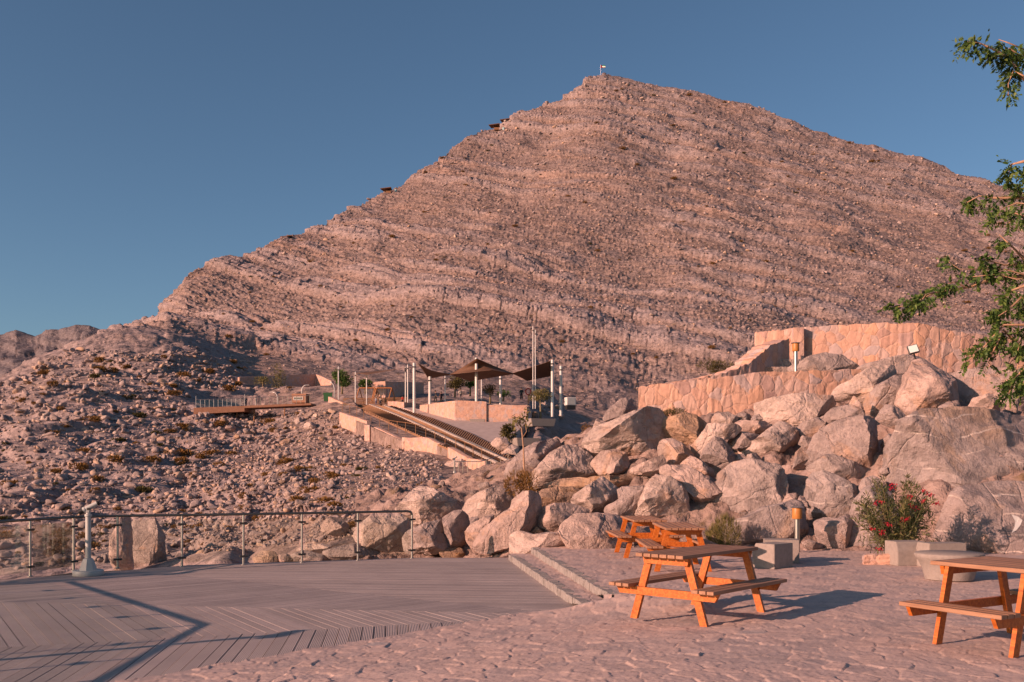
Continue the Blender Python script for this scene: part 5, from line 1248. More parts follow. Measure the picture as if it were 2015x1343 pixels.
# ---- plaza things
def cyl(name, px, top, bot, Y, r, mat, label, cat, group=None):
    a, b = pt(px, bot, Y), pt(px, top, Y); root = empty(name, a, 0, label, cat, group)
    mb = MB(); mb.tube([(0, 0, -1.2), b - a], r, 14); mb.lathe([(r * .9, 0), (r * .9, .03), (r * .3, .05)], b - a, 14)
    o = mb.build('shaft', M[mat], root, autosmooth=40); c = MB(); c.box(b - a - Vector((0, 0, .5)), (r * 2.4, r * 2.4, .16), bev=.02); c.build('collar', M['clamp'], root); return root
big = [(815, 715, 793, 120, 'first thick white mast from the left'), (846, 742, 792, 122, 'short thick white mast at the low left corner of the sail'), (937.5, 705, 788, 118, 'tallest thick white mast in the middle of the brown sail'), (985, 739, 786, 132, 'grey-white mast behind the sail, seen between the middle and right masts'), (1087, 709, 798, 120, 'thick white mast at the right corner of the sail'), (1103.7, 721, 797, 124, 'rightmost thick white mast standing free of the sail')]
for px, t_, b_, Y, l in big: cyl('sail_mast', px, t_, b_ + 4, Y, .19, 'white_paint', l, 'mast', 'masts of the shade sails')
thin = [(666, 722, 785, 140, 'leftmost thin white pole, beside the round dark tree'), (699.5, 732.5, 796, 136, 'second thin white pole from the left'), (721.5, 736, 797, 136, 'third thin white pole from the left'), (798, 723, 792, 132, 'left one of the pair of thin poles by the first thick mast'), (802.5, 718.5, 792, 131, 'right one of the pair of thin poles by the first thick mast'), (876, 739, 789, 138, 'thin white pole under the low left part of the sail'), (947.5, 738, 788, 140, 'thin white pole just right of the tallest mast')]
for px, t_, b_, Y, l in thin: cyl('thin_pole', px, t_, b_ + 4, Y, .085, 'white_paint', l, 'pole', 'thin poles round the plaza')
for px, t_, l in ((1048.8, 643, 'taller of the two bare white flagpoles right of the sail'), (1053.5, 650, 'shorter of the two bare white flagpoles right of the sail')): cyl('flagpole', px, t_, 786, 118, .06, 'white_paint', l, 'flagpole', 'bare flagpoles')
# ---- shade sails: hypar cloth between high and low corners
def sail(quads, label):
    root = empty('shade_sail', quads[0][0], 0, label, 'shade sail', 'shade sails over the plaza'); o = Vector(root.location)
    for q in quads:
        n = 12; V, Fq = [], []; q = [Vector(p) for p in q]; cen = sum(q, Vector()) / 4
        for i in range(n + 1):
            for j in range(n + 1):
                u, v = i / n, j / n; p = q[0] * (1 - u) * (1 - v) + q[1] * u * (1 - v) + q[2] * u * v + q[3] * (1 - u) * v
                e = .07 * (4 * u * (1 - u) * (1 - 4 * v * (1 - v)) + 4 * v * (1 - v) * (1 - 4 * u * (1 - u))) * .5
                V.append(p + (cen - p) * e - o)
        for i in range(n):
            for j in range(n): a = i * (n + 1) + j; Fq.append((a, a + 1, a + n + 2, a + n + 1))
        mb = MB(); mb.add(V, Fq); c = mb.build('sail_cloth', M['sail'], root, smooth=True)
        sm = c.modifiers.new('thickness', 'SOLIDIFY'); sm.thickness = .03
sail([[pt(822, 716, 116), pt(848, 730, 118), pt(890, 738, 126), pt(843, 746, 132)]], 'small brown shade sail dipping to the short left mast')
sail([[pt(884, 737.5, 122), pt(938, 706, 116.5), pt(1013, 736, 122), pt(925, 751, 136)], [pt(884, 737.5, 122), pt(938, 706, 116.5), pt(1013, 736, 122), pt(968, 728, 110)]], 'large brown shade sail peaked at the tallest mast')
sail([[pt(1007, 735, 122), pt(1084, 710, 117), pt(1087, 740, 126), pt(1037, 750, 136)]], 'brown shade sail rising to the right corner mast')
sail([[pt(700, 735, 136), pt(722, 738, 132), pt(799, 724, 131), pt(790, 726, 142)]], 'thin brown shade sail sagging between the thin left poles')
sail([[pt(803, 722, 131), pt(820, 733, 128), pt(838, 736, 134), pt(822, 730, 142)]], 'narrow brown shade sail just behind the first thick mast')

# ---- people, far off: each one continuous skinned body with clothing as a child
M['skin'] = simple('skin', (.38, .22, .15), .7)
M['hair'] = simple('dark_hair', (.03, .022, .018), .6)
cloth = {}
def person(px, py, Y, label, top, bottom, h=1.7, rz=0.0, walk=.12, sitting=False):
    for c in (top, bottom):
        if c not in cloth: cloth[c] = simple('cloth_%02d' % len(cloth), c, .85)
    b = surf(px, py, Y=Y); root = empty('person', b, rz, label, 'person'); s = h / 1.7
    def skin(name, verts, edges, rad, mat, parent):
        me = bpy.data.meshes.new(name); me.from_pydata([Vector(v) * s for v in verts], edges, []); o = link(name, me, mat, parent)
        m = o.modifiers.new('skin', 'SKIN'); 
        for i, r_ in enumerate(rad): me.skin_vertices[0].data[i].radius = (r_ * s, r_ * s)
        me.skin_vertices[0].data[0].use_root = True
        ss = o.modifiers.new('smooth', 'SUBSURF'); ss.levels = ss.render_levels = 1; m.use_smooth_shade = True; return o
    me = None
    w = walk
    body_v = [(0, 0, .92), (0, 0, 1.15), (0, 0, 1.38), (0, .01, 1.48), (0, .01, 1.62), (-.09, 0, .86), (-.10, -w, .48), (-.10, -w * .6, .07), (.09, 0, .86), (.10, w, .48), (.10, w * 1.1, .07), (-.19, 0, 1.36), (-.25, .03, 1.10), (-.27, -.06, .84), (.19, 0, 1.36), (.25, -.03, 1.10), (.27, .06, .84), (-.10, -w * .6 - .14, .04), (.10, w * 1.1 - .14, .04)]
    body_e = [(0, 1), (1, 2), (2, 3), (3, 4), (0, 5), (5, 6), (6, 7), (0, 8), (8, 9), (9, 10), (2, 11), (11, 12), (12, 13), (2, 14), (14, 15), (15, 16), (7, 17), (10, 18)]
    me_ = bpy.data.meshes.new('body'); me_.from_pydata([], [], [])
    o = None
    me2 = bpy.data.meshes.new('body'); me2.from_pydata([Vector(v) * s for v in body_v], body_e, []); o = link('body', me2, M['skin'], root)
    m = o.modifiers.new('skin', 'SKIN')
    if not me2.skin_vertices:
        bm = bmesh.new(); bm.from_mesh(me2); bm.verts.layers.skin.verify(); bm.to_mesh(me2); bm.free()
    rad = [.12, .12, .13, .05, .095, .085, .06, .04, .085, .06, .04, .06, .042, .03, .06, .042, .03, .03, .03]
    for i, r_ in enumerate(rad): me2.skin_vertices[0].data[i].radius = (r_ * s, r_ * s)
    me2.skin_vertices[0].data[0].use_root = True
    ss = o.modifiers.new('smooth', 'SUBSURF'); ss.levels = ss.render_levels = 1; m.use_smooth_shade = True
    mb = MB(); mb.lathe([(.155 * s, .88 * s), (.17 * s, 1.0 * s), (.165 * s, 1.25 * s), (.19 * s, 1.38 * s), (.08 * s, 1.47 * s)], n=12, sy=.72); mb.tube([Vector((-.19, 0, 1.37)) * s, Vector((-.255, .03, 1.08)) * s], [.072 * s, .058 * s], 8); mb.tube([Vector((.19, 0, 1.37)) * s, Vector((.255, -.03, 1.08)) * s], [.072 * s, .058 * s], 8); mb.build('shirt', cloth[top], o, autosmooth=60)
    mb = MB(); mb.lathe([(.15 * s, .80 * s), (.165 * s, .93 * s), (.15 * s, 1.0 * s)], n=12, sy=.75)
    for q in ([(-.09, 0, .88), (-.10, -w, .48), (-.10, -w * .6, .1)], [(.09, 0, .88), (.10, w, .48), (.10, w * 1.1, .1)]): mb.tube([Vector(v) * s for v in q], [.10 * s, .078 * s, .062 * s], 8)
    mb.build('trousers', cloth[bottom], o, autosmooth=60)
    mb = MB(); mb.lathe([(.10 * s, 1.60 * s), (.112 * s, 1.66 * s), (.095 * s, 1.73 * s), (.03 * s, 1.77 * s)], c=(0, .02 * s, 0), n=12); mb.build('hair', M['hair'], o, autosmooth=60)
    return root
person(484, 800, 140.6, 'person in dark blue standing at the rail of the left wooden platform', (.02, .045, .08), (.02, .05, .09), h=1.4, rz=.4, walk=.05)
person(504, 799, 140.8, 'person in white at the rail of the left wooden platform', (.55, .52, .48), (.5, .48, .45), h=1.3, rz=1.2)
person(906, 790, 128, 'person in a white top behind the plaza wall', (.6, .55, .5), (.12, .1, .12), rz=.8)
person(857, 793, 134, 'taller person in black under the small left sail', (.02, .02, .025), (.02, .02, .02), rz=2)
person(868, 793, 135, 'shorter person in black under the small left sail', (.025, .02, .03), (.02, .02, .02), h=1.55)
person(740, 797, 138, 'child in pale clothes standing by the swings', (.3, .32, .38), (.12, .12, .2), h=1.1)
person(748, 797, 137, 'child in a light shirt near the swings', (.6, .45, .35), (.08, .08, .1), h=1.15)
person(792, 796, 137, 'child in red near the pair of thin poles', (.4, .03, .02), (.03, .03, .05), h=1.2)
person(1026, 788, 131, 'person in dark teal walking near the red ring', (.02, .05, .06), (.02, .02, .03))

# ---- trees and garden bushes round the plaza
def small_tree(px, base, Y, w, crown, label, mat='tree_leaf', n=900, leaf=.34, wid=.16, group=None, name='garden_tree', trunk=True, seed=1):
    b = pt(px, base, Y); root = empty(name, b, 0, label, 'tree', group); k = Y / F; r_ = np.random.default_rng(seed); V, Fq = [], []
    zt, zb = (base - crown[0]) * k, (base - crown[1]) * k; rx, rz = w * k / 2, (zt - zb) / 2; c0 = np.array([0, 0, (zt + zb) / 2])
    lob = [(c0 + rv(r_) * np.array([rx * .55, rx * .55, rz * .6]), r_.uniform(.4, .6)) for i in range(9)]
    for i in range(n):
        c, rr = lob[r_.integers(9)]; d = rv(r_); q = c + d * rr * np.array([rx, rx, rz]) * r_.uniform(.55, 1.05)
        blades(r_, q, d + rv(r_) * .8, leaf * r_.uniform(.6, 1.3), wid * r_.uniform(.7, 1.2), V, Fq)
    leaf_obj('crown', V, Fq, M[mat], root)
    mb = MB(); mb.tube([(0, 0, -.8), (.05, 0, zb * .5), (0, 0, zb + rz * .4)], [.16, .12, .07], 8)
    for i in range(5): mb.tube([(0, 0, zb + rz * .1), Vector(lob[i][0])], [.06, .025], 6)
    mb.build('trunk', M['stem'], root, smooth=True); return root
small_tree(673, 766, 150, 44, (726, 762), 'round dark green tree behind the leftmost thin pole', n=1500, seed=21)
small_tree(719, 766, 150, 28, (749, 763), 'small round dark tree between the thin left poles', n=900, seed=22)
small_tree(547, 782, 178, 30, (712, 776), 'narrow feathery tree before the shaded wall on the left slope', 'yellow_bush', n=700, leaf=.42, wid=.10, seed=23)
small_tree(517, 756, 178, 40, (743, 756), 'low green bush at the left end of the shaded wall', 'yellow_bush', n=400, leaf=.4, wid=.12, seed=24)
small_tree(895, 772, 145, 38, (741, 763), 'olive tree seen under the large sail', 'green_bush', n=900, leaf=.4, wid=.16, seed=25)
small_tree(925, 770, 146, 18, (748, 761), 'small green tree left of the tallest mast', n=400, seed=26)
small_tree(964, 790, 128, 26, (757, 776), 'sparse brownish tree right of the tallest mast', 'green_bush', n=420, leaf=.3, wid=.1, seed=27)
small_tree(1063, 822, 112, 50, (768, 793), 'flat-topped acacia in front of the right corner mast', 'yellow_bush', n=900, leaf=.3, wid=.09, seed=28)
small_tree(1001, 866, 88, 28, (836, 864), 'leafy bush in the concrete planter at the path side', 'green_bush', n=500, leaf=.34, wid=.13, seed=29)
small_tree(990, 780, 150, 30, (768, 781), 'dark low bush behind the grey-white mast', n=300, seed=30)
# ---- planters, benches, cabinet, ring, swings
def slab(name, px0, px1, top, bot, Y, depth, mat, label, cat, group=None, bev=.04, rz=0.0):
    a, b = pt(px0, top, Y), pt(px1, bot, Y); mb = MB(); w, h = b.x - a.x, a.z - b.z + .3
    bm = bmesh.new(); bmesh.ops.create_cube(bm, size=1)
    for v in bm.verts:
        tp = 1.0 if v.co.z > 0 else .86
        v.co = Vector((v.co.x * w * tp, v.co.y * depth * tp, v.co.z * h))
    bmesh.ops.bevel(bm, geom=bm.edges[:], offset=bev, segments=2, affect='EDGES'); me = bpy.data.meshes.new(name); bm.to_mesh(me); bm.free()
    o = link(name, me, M[mat]); o.location = ((a.x + b.x) / 2, Y + depth / 2, a.z - h / 2); o.rotation_euler = (0, 0, rz); return tag(o, label, cat, group)
slab('concrete_bench', 924, 955, 825, 831, 108.6, .8, 'concrete', 'flared concrete bench against the tall face of the plaza wall', 'bench', 'benches along the plaza wall')
slab('concrete_bench', 999, 1036, 824, 831, 108.6, .8, 'concrete', 'flared concrete bench against the low right end of the plaza wall', 'bench', 'benches along the plaza wall')
slab('concrete_planter', 1008, 1058, 862, 872, 87, 2.0, 'concrete', 'concrete planter with a leafy bush at the right side of the path', 'planter', 'concrete planters', rz=.35)
slab('concrete_planter', 1037, 1092, 824, 834, 104, 1.6, 'concrete', 'concrete planter below the flat-topped acacia', 'planter', 'concrete planters', rz=.4)
c = pt(1122, 792, 112); root = empty('metal_cabinet', (c.x, c.y, c.z - .65), R(20), 'pale grey metal cabinet right of the masts', 'cabinet')
mb = MB(); mb.box((0, 0, .75), (1.2, .8, .95), bev=.03); mb.build('box', M['white_paint'], root)
mb = MB(); mb.box((0, -.415, .75), (1.0, .02, .8), bev=.008); mb.build('door', M['grey_paint'], root)
mb = MB(); mb.box((0, 0, .05), (1.1, .7, .5)); mb.build('plinth', M['black'], root)
M['red'] = simple('red_paint', (.35, .03, .025), .5)
c = pt(1039.5, 771, 122); root = empty('red_ring', (c.x, c.y, c.z - 1.1), 0, 'red ring on a stand beside the flagpoles', 'ring'); mb = MB()
mb.tube([(0.33 * math.cos(a), 0, 1.1 + .4 * math.sin(a)) for a in np.linspace(0, 2 * math.pi, 25)], .07, 8, cap=False); mb.build('ring', M['red'], root, smooth=True)
mb = MB(); mb.tube([(0, .05, -.6), (0, .05, .72)], .05, 8); mb.build('stand', M['rust'], root)
def swing(px0, px1, Y, top, base, label):
    a, b = pt(px0, base, Y), pt(px1, base, Y); root = empty('swing_set', a, 0, label, 'swing set', 'swing sets'); w = b.x - a.x; h = (base - top) * Y / F
    mb = MB(); mb.tube([(0, 0, h), (w, 0, h)], .09, 8); mb.build('top_beam', M['orange_pole'], root)
    for x in (0, w):
        for s in (-1, 1): mb = MB(); mb.tube([(x, 0, h), (x + s * .75, s * .5, -.4)], .075, 8); mb.build('leg', M['orange_pole'], root)
    for x in (w * .35, w * .68):
        mb = MB(); mb.box((x, 0, .55), (.5, .2, .05)); st_ = mb.build('swing_seat', M['black'], root)
        for s in (-1, 1): mb = MB(); mb.tube([(x + s * .24, 0, .55), (x + s * .24, 0, h)], .014, 5); mb.build('chain', M['steel'], st_)
swing(707, 738, 141, 764, 797, 'left orange swing frame behind the thin poles')
swing(741, 771, 141, 764, 797, 'right orange swing frame behind the thin poles')
def picket(p0, p1, n, h, label, mat='rust'):
    a, b = Vector(p0), Vector(p1); root = empty('picket_fence', a, 0, label, 'fence'); mb = MB()
    for s in (.25, .85): mb.beam(Vector((0, 0, h * s)), b - a + Vector((0, 0, h * s)), .05, .07)
    mb.build('rail', M[mat], root)
    pk = MB()
    for i in range(n + 1): q = (b - a) * (i / n); pk.box((q.x, q.y + .04, q.z + h / 2 - .2), (.09, .03, h + .4))
    pk.build('picket_panel', M[mat], root)
picket(pt(676, 797, 139), pt(802, 795, 138), 60, 1.0, 'dark picket fence along the playground')
# shaded wall up on the left slope and the one behind the playground
zwall([wp(471, 178, 742.5, 775), wp(621, 193, 736.5, 765)], 'long shaded wall up on the left slope', seed=31, n_sub=10)
zwall([wp(621.3, 193, 736.5, 765), wp(652, 187, 750, 770)], 'sunlit return of the shaded wall behind the round dark tree', seed=32, n_sub=4)
zwall([wp(733, 152, 752, 785), wp(758, 151, 751, 785)], 'pale wall stub behind the thin left poles', seed=33, n_sub=3)
zwall([wp(758.3, 151, 751, 785), wp(834, 163, 753, 790)], 'shaded wall behind the playground', seed=34, n_sub=6)
# ---- left wooden platform
def platform():
    root = empty('viewing_platform', pt(480, 803, 140), 0, 'long wooden viewing platform with railing jutting out on the left slope', 'platform'); o = Vector(root.location)
    A, B, Cc = pt(381, 803, 139), pt(481, 799, 140), pt(612, 793.5, 141)
    mb = MB()
    for a, b, t, d in ((A, B, .85, 6.0), (B, Cc, .30, 4.0)): mb.prism([a - o, b - o, b - o - Vector((0, 0, t)), a - o - Vector((0, 0, t * 1.1))], (0, 0, 0), (0, d, 0))
    mb.build('deck_slab', M['deck_brown'], root)
    for px in (466, 500, 560): p = pt(px, 803, 141) - o; m2 = MB(); m2.tube([p, p - Vector((0, 0, 4))], .10, 8); m2.build('support_post', M['rust'], root)
    ps = [A.lerp(B, t) for t in np.linspace(.04, 1, 12)] + [B.lerp(Cc, t) for t in np.linspace(.1, .98, 14)]
    for i, p in enumerate(ps):
        h = 1.75 if i in (0, 11) else 1.2; m2 = MB(); m2.tube([p - o + Vector((0, .15, 0)), p - o + Vector((0, .15, h))], .036, 6); m2.build('rail_post', M['grey_paint'] if i < 12 else M['steel_dark'], root)
    m2 = MB(); m2.tube([p - o + Vector((0, .15, 1.17)) for p in ps], .04, 6); m2.build('handrail', M['steel'], root)
    m2 = MB(); m2.prism([ps[0] - o + Vector((0, .18, .1)), ps[11] - o + Vector((0, .18, .1)), ps[11] - o + Vector((0, .18, 1.08)), ps[0] - o + Vector((0, .18, 1.08))], (0, 0, 0), (0, .03, 0)); m2.build('glass_panel', M['glass'], root)
platform()
c = pt(592, 793, 143.5); root = empty('kiosk', c, R(-8), 'small brown kiosk with a white framed hatch on the platform', 'kiosk'); root.scale = (.85, .85, .85)
mb = MB(); mb.box((0, 0, .75), (2.7, 2.0, 1.6), bev=.03); mb.build('wall', M['deck_brown'], root)
mb = MB(); mb.box((-.1, -1.03, .45), (1.75, .08, .10)); mb.box((-.1, -1.03, .95), (1.75, .08, .10)); mb.box((-.95, -1.03, .7), (.1, .08, .6)); mb.box((.75, -1.03, .7), (.1, .08, .6)); f_ = mb.build('hatch_frame', M['white_paint'], root)
mb = MB(); mb.box((-.1, -1.015, .7), (1.6, .03, .42)); mb.build('hatch', M['steel_dark'], f_)
for i, (px, top, base, l) in enumerate(((546, 772, 796, 'curved white lamp post on the left part of the platform'), (594, 758, 780, 'curved white lamp post behind the kiosk'), (658, 752, 784, 'curved white lamp post beside the leftmost thin pole'))):
    b = pt(px, base, 146); h = (base - top) * 146 / F; root = empty('lamp_post', b, 0, l, 'lamp post', 'curved lamp posts'); s = -1 if i != 1 else 1
    mb = MB(); mb.tube([(0, 0, -.8), (0, 0, h * .6), (s * .12, 0, h * .8), (s * .4, 0, h * .95), (s * .8, 0, h)], .07, 8); mb.build('pole', M['white_paint'], root, smooth=True)
    mb = MB(); mb.box((s * .95, 0, h - .02), (.4, .2, .08), bev=.02); mb.build('lamp_head', M['white_paint'], root)
M['green_panel'] = simple('green_mesh', (.02, .09, .03), .8)
slab('green_screen', 636, 654, 773, 786, 150, .1, 'green_panel', 'green screen panel left of the top of the stairs', 'screen', bev=.01)
# ---- small railed lookout
lk = MB(); a, b = pt(880, 936, 71), pt(947, 936, 71); root = empty('lookout_platform', a, 0, 'small brown lookout platform with railing below the lowest stepped wall', 'platform'); o = Vector(a)
lk.prism([a - o, b - o, b - o - Vector((0, 0, .24)), a - o - Vector((0, 0, .24))], (0, 0, 0), (0, 3.0, 0)); lk.build('deck_slab', M['deck_brown'], root)
lp = [pt(x, 936, 71.1) for x in (894, 902, 911, 920, 929, 938, 946)] + [pt(x, 936 - (x - 946) * .33, 71.1 + (x - 946) * .05) for x in (957, 966, 985, 1000)]
for p in lp: mb = MB(); mb.tube([p - o + Vector((0, 0, -.3)), p - o + Vector((0, 0, 1.05))], .024, 6); mb.build('rail_post', M['steel_dark'], root)
mb = MB(); mb.tube([p - o + Vector((0, 0, 1.05)) for p in lp], .032, 6); mb.build('handrail', M['steel'], root)
p = pt(894.5, 936, 71.6); telescope(p, R(30), 'pale coin telescope on the small railed lookout')

# ================================================================ ridge: shelters, bins, flag
def shelter(px, py, Y, w, label):
    b = pt(px, py, Y); k = Y / F; root = empty('hill_shelter', b, 0, label, 'shelter', 'shelters along the ridge'); W_ = w * k
    mb = MB(); t = W_ * .012
    mb.prism([(-W_ * .55, -W_ * .2, W_ * .33), (W_ * .48, -W_ * .34, W_ * .42), (W_ * .5, W_ * .4, W_ * .36), (-W_ * .3, W_ * .5, W_ * .28)], (0, 0, 0), (0, 0, -W_ * .06)); mb.build('roof', M['sail'], root)
    for x, y in ((-.1, 0), (.38, .05)): mb = MB(); mb.tube([(x * W_, y * W_, -2), (x * W_, y * W_, W_ * .35)], W_ * .014, 6); mb.build('post', M['rust'], root)
    mb = MB(); mb.box((W_ * .2, W_ * .1, W_ * .02), (W_ * .45, W_ * .3, W_ * .22)); mb.build('bench', M['rust'], root)
for px, py, Y, w, l in ((973, 254, 572, 21, 'lower one of the two dark shelters high on the ridge'), (994, 243, 580, 19, 'upper one of the two dark shelters high on the ridge'), (760, 379, 482, 21, 'dark shelter alone at mid height on the ridge'), (564, 474, 415, 22, 'dark shelter lowest on the ridge, under the rock edge'), (331, 617, 352, 20, 'dark shelter at the foot of the ridge by the blue bin')): shelter(px, py, Y, w, l)
M['teal'] = simple('pale_teal_paint', (.30, .48, .50), .5); M['blue'] = simple('dark_blue_paint', (.01, .05, .12), .5)
for px, py, Y, mt, l in ((991, 256, 572, 'teal', 'pale blue bin beside the lower of the two high shelters'), (779, 379, 484, 'teal', 'pale blue bin beside the lone mid-height shelter'), (583, 475, 416, 'teal', 'pale teal bin beside the lowest ridge shelter'), (342, 625, 350, 'blue', 'dark blue bin at the foot of the ridge')):
    b = pt(px, py, Y); mb = MB(); mb.lathe([(.55, -1), (.75, .9), (.8, 1.25), (.5, 1.5)], n=12); o = mb.build('waste_bin', M[mt], autosmooth=40); o.location = b; tag(o, l, 'bin', 'bins by the ridge shelters')
person(502, 611, 330, 'lone person in black standing on the slope above the left platform', (.015, .015, .018), (.015, .015, .018), h=1.75)
b = pt(1181.5, 149, 648); root = empty('flag_on_summit', b, 0, 'small red, white, green and black flag on the summit of the mountain', 'flag'); mb = MB(); mb.tube([(0, 0, -2), (0, 0, 7.4)], .025, 6); mb.build('pole', M['steel'], root)
M['flag_red'] = simple('flag_red', (.5, .02, .03), .8); M['flag_green'] = simple('flag_green', (.02, .18, .06), .8); M['flag_white'] = simple('flag_white', (.75, .75, .72), .8)
mb = MB(); fl = lambda u, v: (.1 + u * 3.4, .35 * math.sin(u * 5), 7.2 - v * 1.9 - .5 * u * u)
for i in range(10):
    u0, u1 = i / 10, (i + 1) / 10
    for j, mi in enumerate((1, 2, 3)):
        v0, v1 = j / 3, (j + 1) / 3; mb.add([fl(u0, v0), fl(u1, v0), fl(u1, v1), fl(u0, v1)], [(0, 1, 2, 3)], 0 if i < 3 else mi)
fo = mb.build('flag_cloth', [M['flag_red'], M['flag_green'], M['flag_white'], M['black']], root); fo.modifiers.new('thickness', 'SOLIDIFY').thickness = .03

# ================================================================ loose rocks and scrub on the slopes
def rock_mesh(name, seed, sub=3):
    bm = bmesh.new(); bmesh.ops.create_icosphere(bm, subdivisions=sub, radius=1); r_ = np.random.default_rng(seed)
    q = np.array([v.co[:] for v in bm.verts]); q = q * r_.uniform(.65, 1.15, 3) * np.array([1, .9, .8])
    for i in range(11):
        n = rv(r_); d = (q @ n).max() * r_.uniform(.52, .85); q = q - np.outer(np.maximum(0, q @ n - d), n)
    a = q.astype(np.float32) * 1.7 + seed; q = q + q * (.10 * fbm(a[:, 0], a[:, 1], a[:, 2], 3, seed))[:, None]
    for v, p in zip(bm.verts, q): v.co = p
    me = bpy.data.meshes.new(name); bm.to_mesh(me); bm.free()
    me.polygons.foreach_set('use_smooth', [True] * len(me.polygons)); me.set_sharp_from_angle(angle=R(28)); return me
rs = np.random.default_rng(77)
RM = [rock_mesh('loose_rock', 500 + i) for i in range(9)]
for i, me in enumerate(RM): me.materials.append(M[('grey', 'pale', 'pink', 'grey', 'grey', 'pink', 'pale', 'grey', 'orange')[i]])
BUSY = [(640, 700, 700, 800), (668, 775, 1080, 860), (1000, 700, 1140, 760)]
def free(px, py):
    if 640 < px < 1100 and 700 < py < 800: return False
    if 370 < px < 665 and 765 < py < 806: return False
    if 470 < px < 655 and 735 < py < 760: return False
    y0 = np.interp(px, [650, 722, 800, 880, 960, 1040], [790, 838, 872, 895, 915, 900]); 
    if 650 < px < 1050 and py < y0 + 12 and py > 780: return False
    if 870 < px < 1010 and 895 < py < 945: return False
    return True
TV = TER['V']; TPX = TER['px']; KN_ = TER['kn']
rows_px = HOR - (TV[:, :, 2] - H) / TV[:, :, 1] * F
# what is visible: running minimum of the row number down each column
vis = rows_px <= np.minimum.accumulate(np.concatenate([np.full((1, rows_px.shape[1]), 9e9), rows_px[:-1]]), axis=0) + .5
def drop(px, py):
    j = int(np.argmin(np.abs(TPX - px))); col = rows_px[:, j]; ok = np.where(vis[:, j] & (np.abs(col - py) < 4))[0]
    return Vector(TV[ok[0], j].tolist()) if len(ok) else None
def scatter(name, meshes, spots, label, cat, group, sink=.25, flat=1.0, tilt=.25):
    n = 0
    for (px, py, w) in spots:
        p = drop(px, py)
        if p is None: continue
        s = w * p.y / F / 2; o = bpy.data.objects.new(name, meshes[int(rs.integers(len(meshes)))]); COL.objects.link(o)
        o.location = p - Vector((0, 0, -s * (.45 - sink))); o.scale = (s * rs.uniform(.85, 1.2), s * rs.uniform(.85, 1.2), s * rs.uniform(.7, 1.1) * flat)
        o.rotation_euler = (rs.uniform(-1, 1) * tilt, rs.uniform(-1, 1) * tilt, rs.uniform(0, 6.28)); tag(o, label, cat, group); n += 1
    return n
spots = []
while len(spots) < 275:
    px = rs.uniform(300, 990); py = rs.uniform(800, 1000); w = 5 + 20 * rs.random() ** 2.6
    if py > np.interp(px, [300, 700, 990], [1090, 1050, 950]) or not free(px, py): continue
    if rs.random() > np.interp(px, [300, 450, 560, 800, 990], [.12, .6, 1, .9, .5]): continue
    spots.append((px, py, w))
spots += [(452, 848, 30), (497, 851, 26), (520, 860, 22), (378, 942, 17), (346, 955, 16), (374, 975, 16), (688, 976, 20), (600, 905, 26), (560, 870, 24), (612, 838, 30), (590, 830, 24), (640, 880, 20), (585, 965, 18), (655, 950, 24), (525, 905, 18)]
n1 = scatter('loose_rock', RM, spots, 'loose broken rock lying on the scree slope below the wooden platform', 'rock', 'loose rocks on the scree slope')
spots = [(rs.uniform(1035, 1105), rs.uniform(792, 822), rs.uniform(9, 22)) for i in range(22)]
scatter('plaza_rock', RM, spots, 'pale rock in the heap right of the plaza wall', 'rock', 'rocks heaped right of the plaza')
SM = [scrub_mesh('hill_scrub', 600 + i, 420, .24, .10, up=.5) for i in range(5)]
for i, me in enumerate(SM): me.materials.append(M['dry_bush' if i != 3 else 'green_bush'])
spots = []
while len(spots) < 150:
    px, py = rs.uniform(0, 960), rs.uniform(690, 1110)
    if py > np.interp(px, [0, 700, 960], [1120, 1050, 950]) or py < np.interp(px, [0, 240, 400, 960], [740, 665, 700, 800]) or not free(px, py): continue
    spots.append((px, py, 14 + 30 * rs.random() ** 2 * np.interp(py, [690, 900, 1110], [.7, 1, 1.2])))
spots += [(360, 908, 36), (598, 925, 44), (560, 935, 20), (430, 915, 26), (300, 905, 34), (345, 775, 26), (305, 850, 24), (268, 870, 16), (422, 972, 28), (640, 985, 34), (480, 980, 26), (585, 985, 30), (230, 1000, 22), (130, 1000, 20)]
n2 = scatter('hill_scrub', SM, spots, 'dry brown scrub bush on the near rocky slope', 'bush', 'scrub on the near slope', sink=.55, flat=1.0, tilt=0)
spots = []
while len(spots) < 230:
    px, py = rs.uniform(330, 2010), rs.uniform(160, 780)
    if not free(px, py): continue
    spots.append((px, py, 5.5 + 11 * rs.random() ** 1.6 * np.interp(py, [160, 780], [.8, 1.25])))
n3 = scatter('mountain_scrub', SM, spots, 'small brown shrub clinging to the mountainside', 'bush', 'shrubs dotted over the mountain', sink=.55, flat=.85, tilt=0)
BR = np.random.default_rng(5); nb_ = 0
for k in range(150):
    px = BR.uniform(800, 2010); a, b = bank_col(px); py = BR.uniform(max(a[4] + 10, 730), a[0] - 12); w = 20 + 44 * BR.random() ** 2
    if py > 1060 and px > 1080: w *= .5
    Y = bankY(px, py); o = bpy.data.objects.new('rubble_rock', RM[int(BR.integers(9))]); COL.objects.link(o); sz = w * Y / F / 2
    p = pt(px, py, Y); o.location = p + Vector((0, .35, -sz * .15)); o.scale = (sz * BR.uniform(.9, 1.3), sz, sz * BR.uniform(.7, 1.1)); o.rotation_euler = (BR.uniform(-.4, .4), BR.uniform(-.4, .4), BR.uniform(0, 6.28))
    tag(o, 'rough rubble rock filling a gap between the big boulders', 'rock', 'rubble between the boulders')
print('scatter', n1, n2, n3)

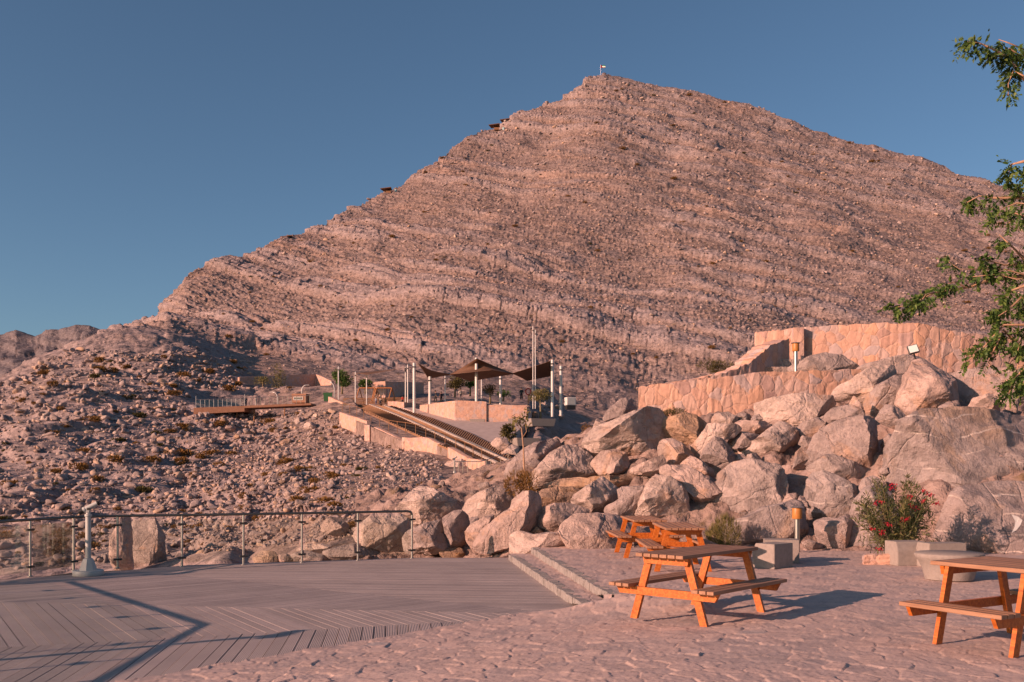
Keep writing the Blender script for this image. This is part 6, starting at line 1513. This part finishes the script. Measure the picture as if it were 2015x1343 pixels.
# the countless smaller stones of the slopes: one field each
def stone_template(seed):
    bm = bmesh.new(); bmesh.ops.create_icosphere(bm, subdivisions=2, radius=1); r_ = np.random.default_rng(seed)
    q = np.array([v.co[:] for v in bm.verts]) * r_.uniform(.7, 1.15, 3)
    for i in range(8):
        n = rv(r_); d = (q @ n).max() * r_.uniform(.38, .74); q = q - np.outer(np.maximum(0, q @ n - d), n)
    for v, p in zip(bm.verts, q): v.co = p
    bmesh.ops.remove_doubles(bm, verts=bm.verts[:], dist=.05); bmesh.ops.triangulate(bm, faces=bm.faces[:])
    bm.verts.index_update(); V = np.array([v.co[:] for v in bm.verts]); Fq = np.array([[a.index for a in f.verts] for f in bm.faces]); bm.free(); return V, Fq
ST = [stone_template(900 + i) for i in range(12)]
def stone_field(name, label, n, sample, mat, sink=.3, aspect=(1, 1, .8), seed=1):
    r_ = np.random.default_rng(seed); VV, FF, b = [], [], 0; k = 0
    while k < n:
        px, py, w = sample(r_); k += 1
        j = int(np.argmin(np.abs(TPX - px))); col = rows_px[:, j]; ok = np.where(vis[:, j] & (np.abs(col - py) < 3))[0]
        if not len(ok): continue
        p = TV[ok[0], j] + r_.normal(size=3) * .05; s = w * p[1] / F / 2
        T, Fq = ST[int(r_.integers(12))]; a = r_.uniform(0, 6.28); t = r_.normal(size=2) * .3
        Rm = np.array(Matrix.Rotation(a, 3, 'Z') @ Matrix.Rotation(t[0], 3, 'X') @ Matrix.Rotation(t[1], 3, 'Y'))
        q = (T * s * np.array([r_.uniform(.8, 1.3), r_.uniform(.8, 1.2), r_.uniform(.65, 1.1)])) @ Rm.T * np.array(aspect) + p + np.array([0, 0, s * (.5 - sink) * .6])
        VV.append(q); FF.append(Fq + b); b += len(q)
    me = np_mesh(name, np.concatenate(VV), np.concatenate(FF), smooth=False)
    return tag(link(name, me, mat), label, 'stones', kind='stuff')
def near_sample(r_):
    while True:
        px, py = r_.uniform(-40, 1000), r_.uniform(690, 1120)
        if py > np.interp(px, [0, 700, 960, 1000], [1125, 1060, 965, 930]) or py < np.interp(px, [-40, 0, 100, 240, 380, 620, 1000], [760, 755, 700, 655, 690, 780, 860]): continue
        if not free(px, py): continue
        dens = np.interp(px, [0, 300, 480, 700, 1000], [.34, .5, 1, .9, .7])
        if r_.random() > dens: continue
        u = r_.random(); big = np.interp(px, [0, 300, 500], [26, 22, 15]); w = 3.0 + big * u ** 5.0 * np.interp(py, [690, 1100], [.7, 1.2]) + 3 * r_.random()
        return px, py, w
stone_field('scree', 'countless small broken stones strewn over the near slope', 14000, near_sample, M['scree'], seed=3)
def far_sample(r_):
    while True:
        px, py = r_.uniform(330, 2080), r_.uniform(150, 800)
        if not free(px, py): continue
        return px, py, 2.6 + 2.0 * r_.random() + 6.5 * r_.random() ** 5
stone_field('mountain_rubble', 'countless loose blocks scattered over the mountain face', 11000, far_sample, M['scree'], sink=.42, aspect=(1.15, 1, .85), seed=4)
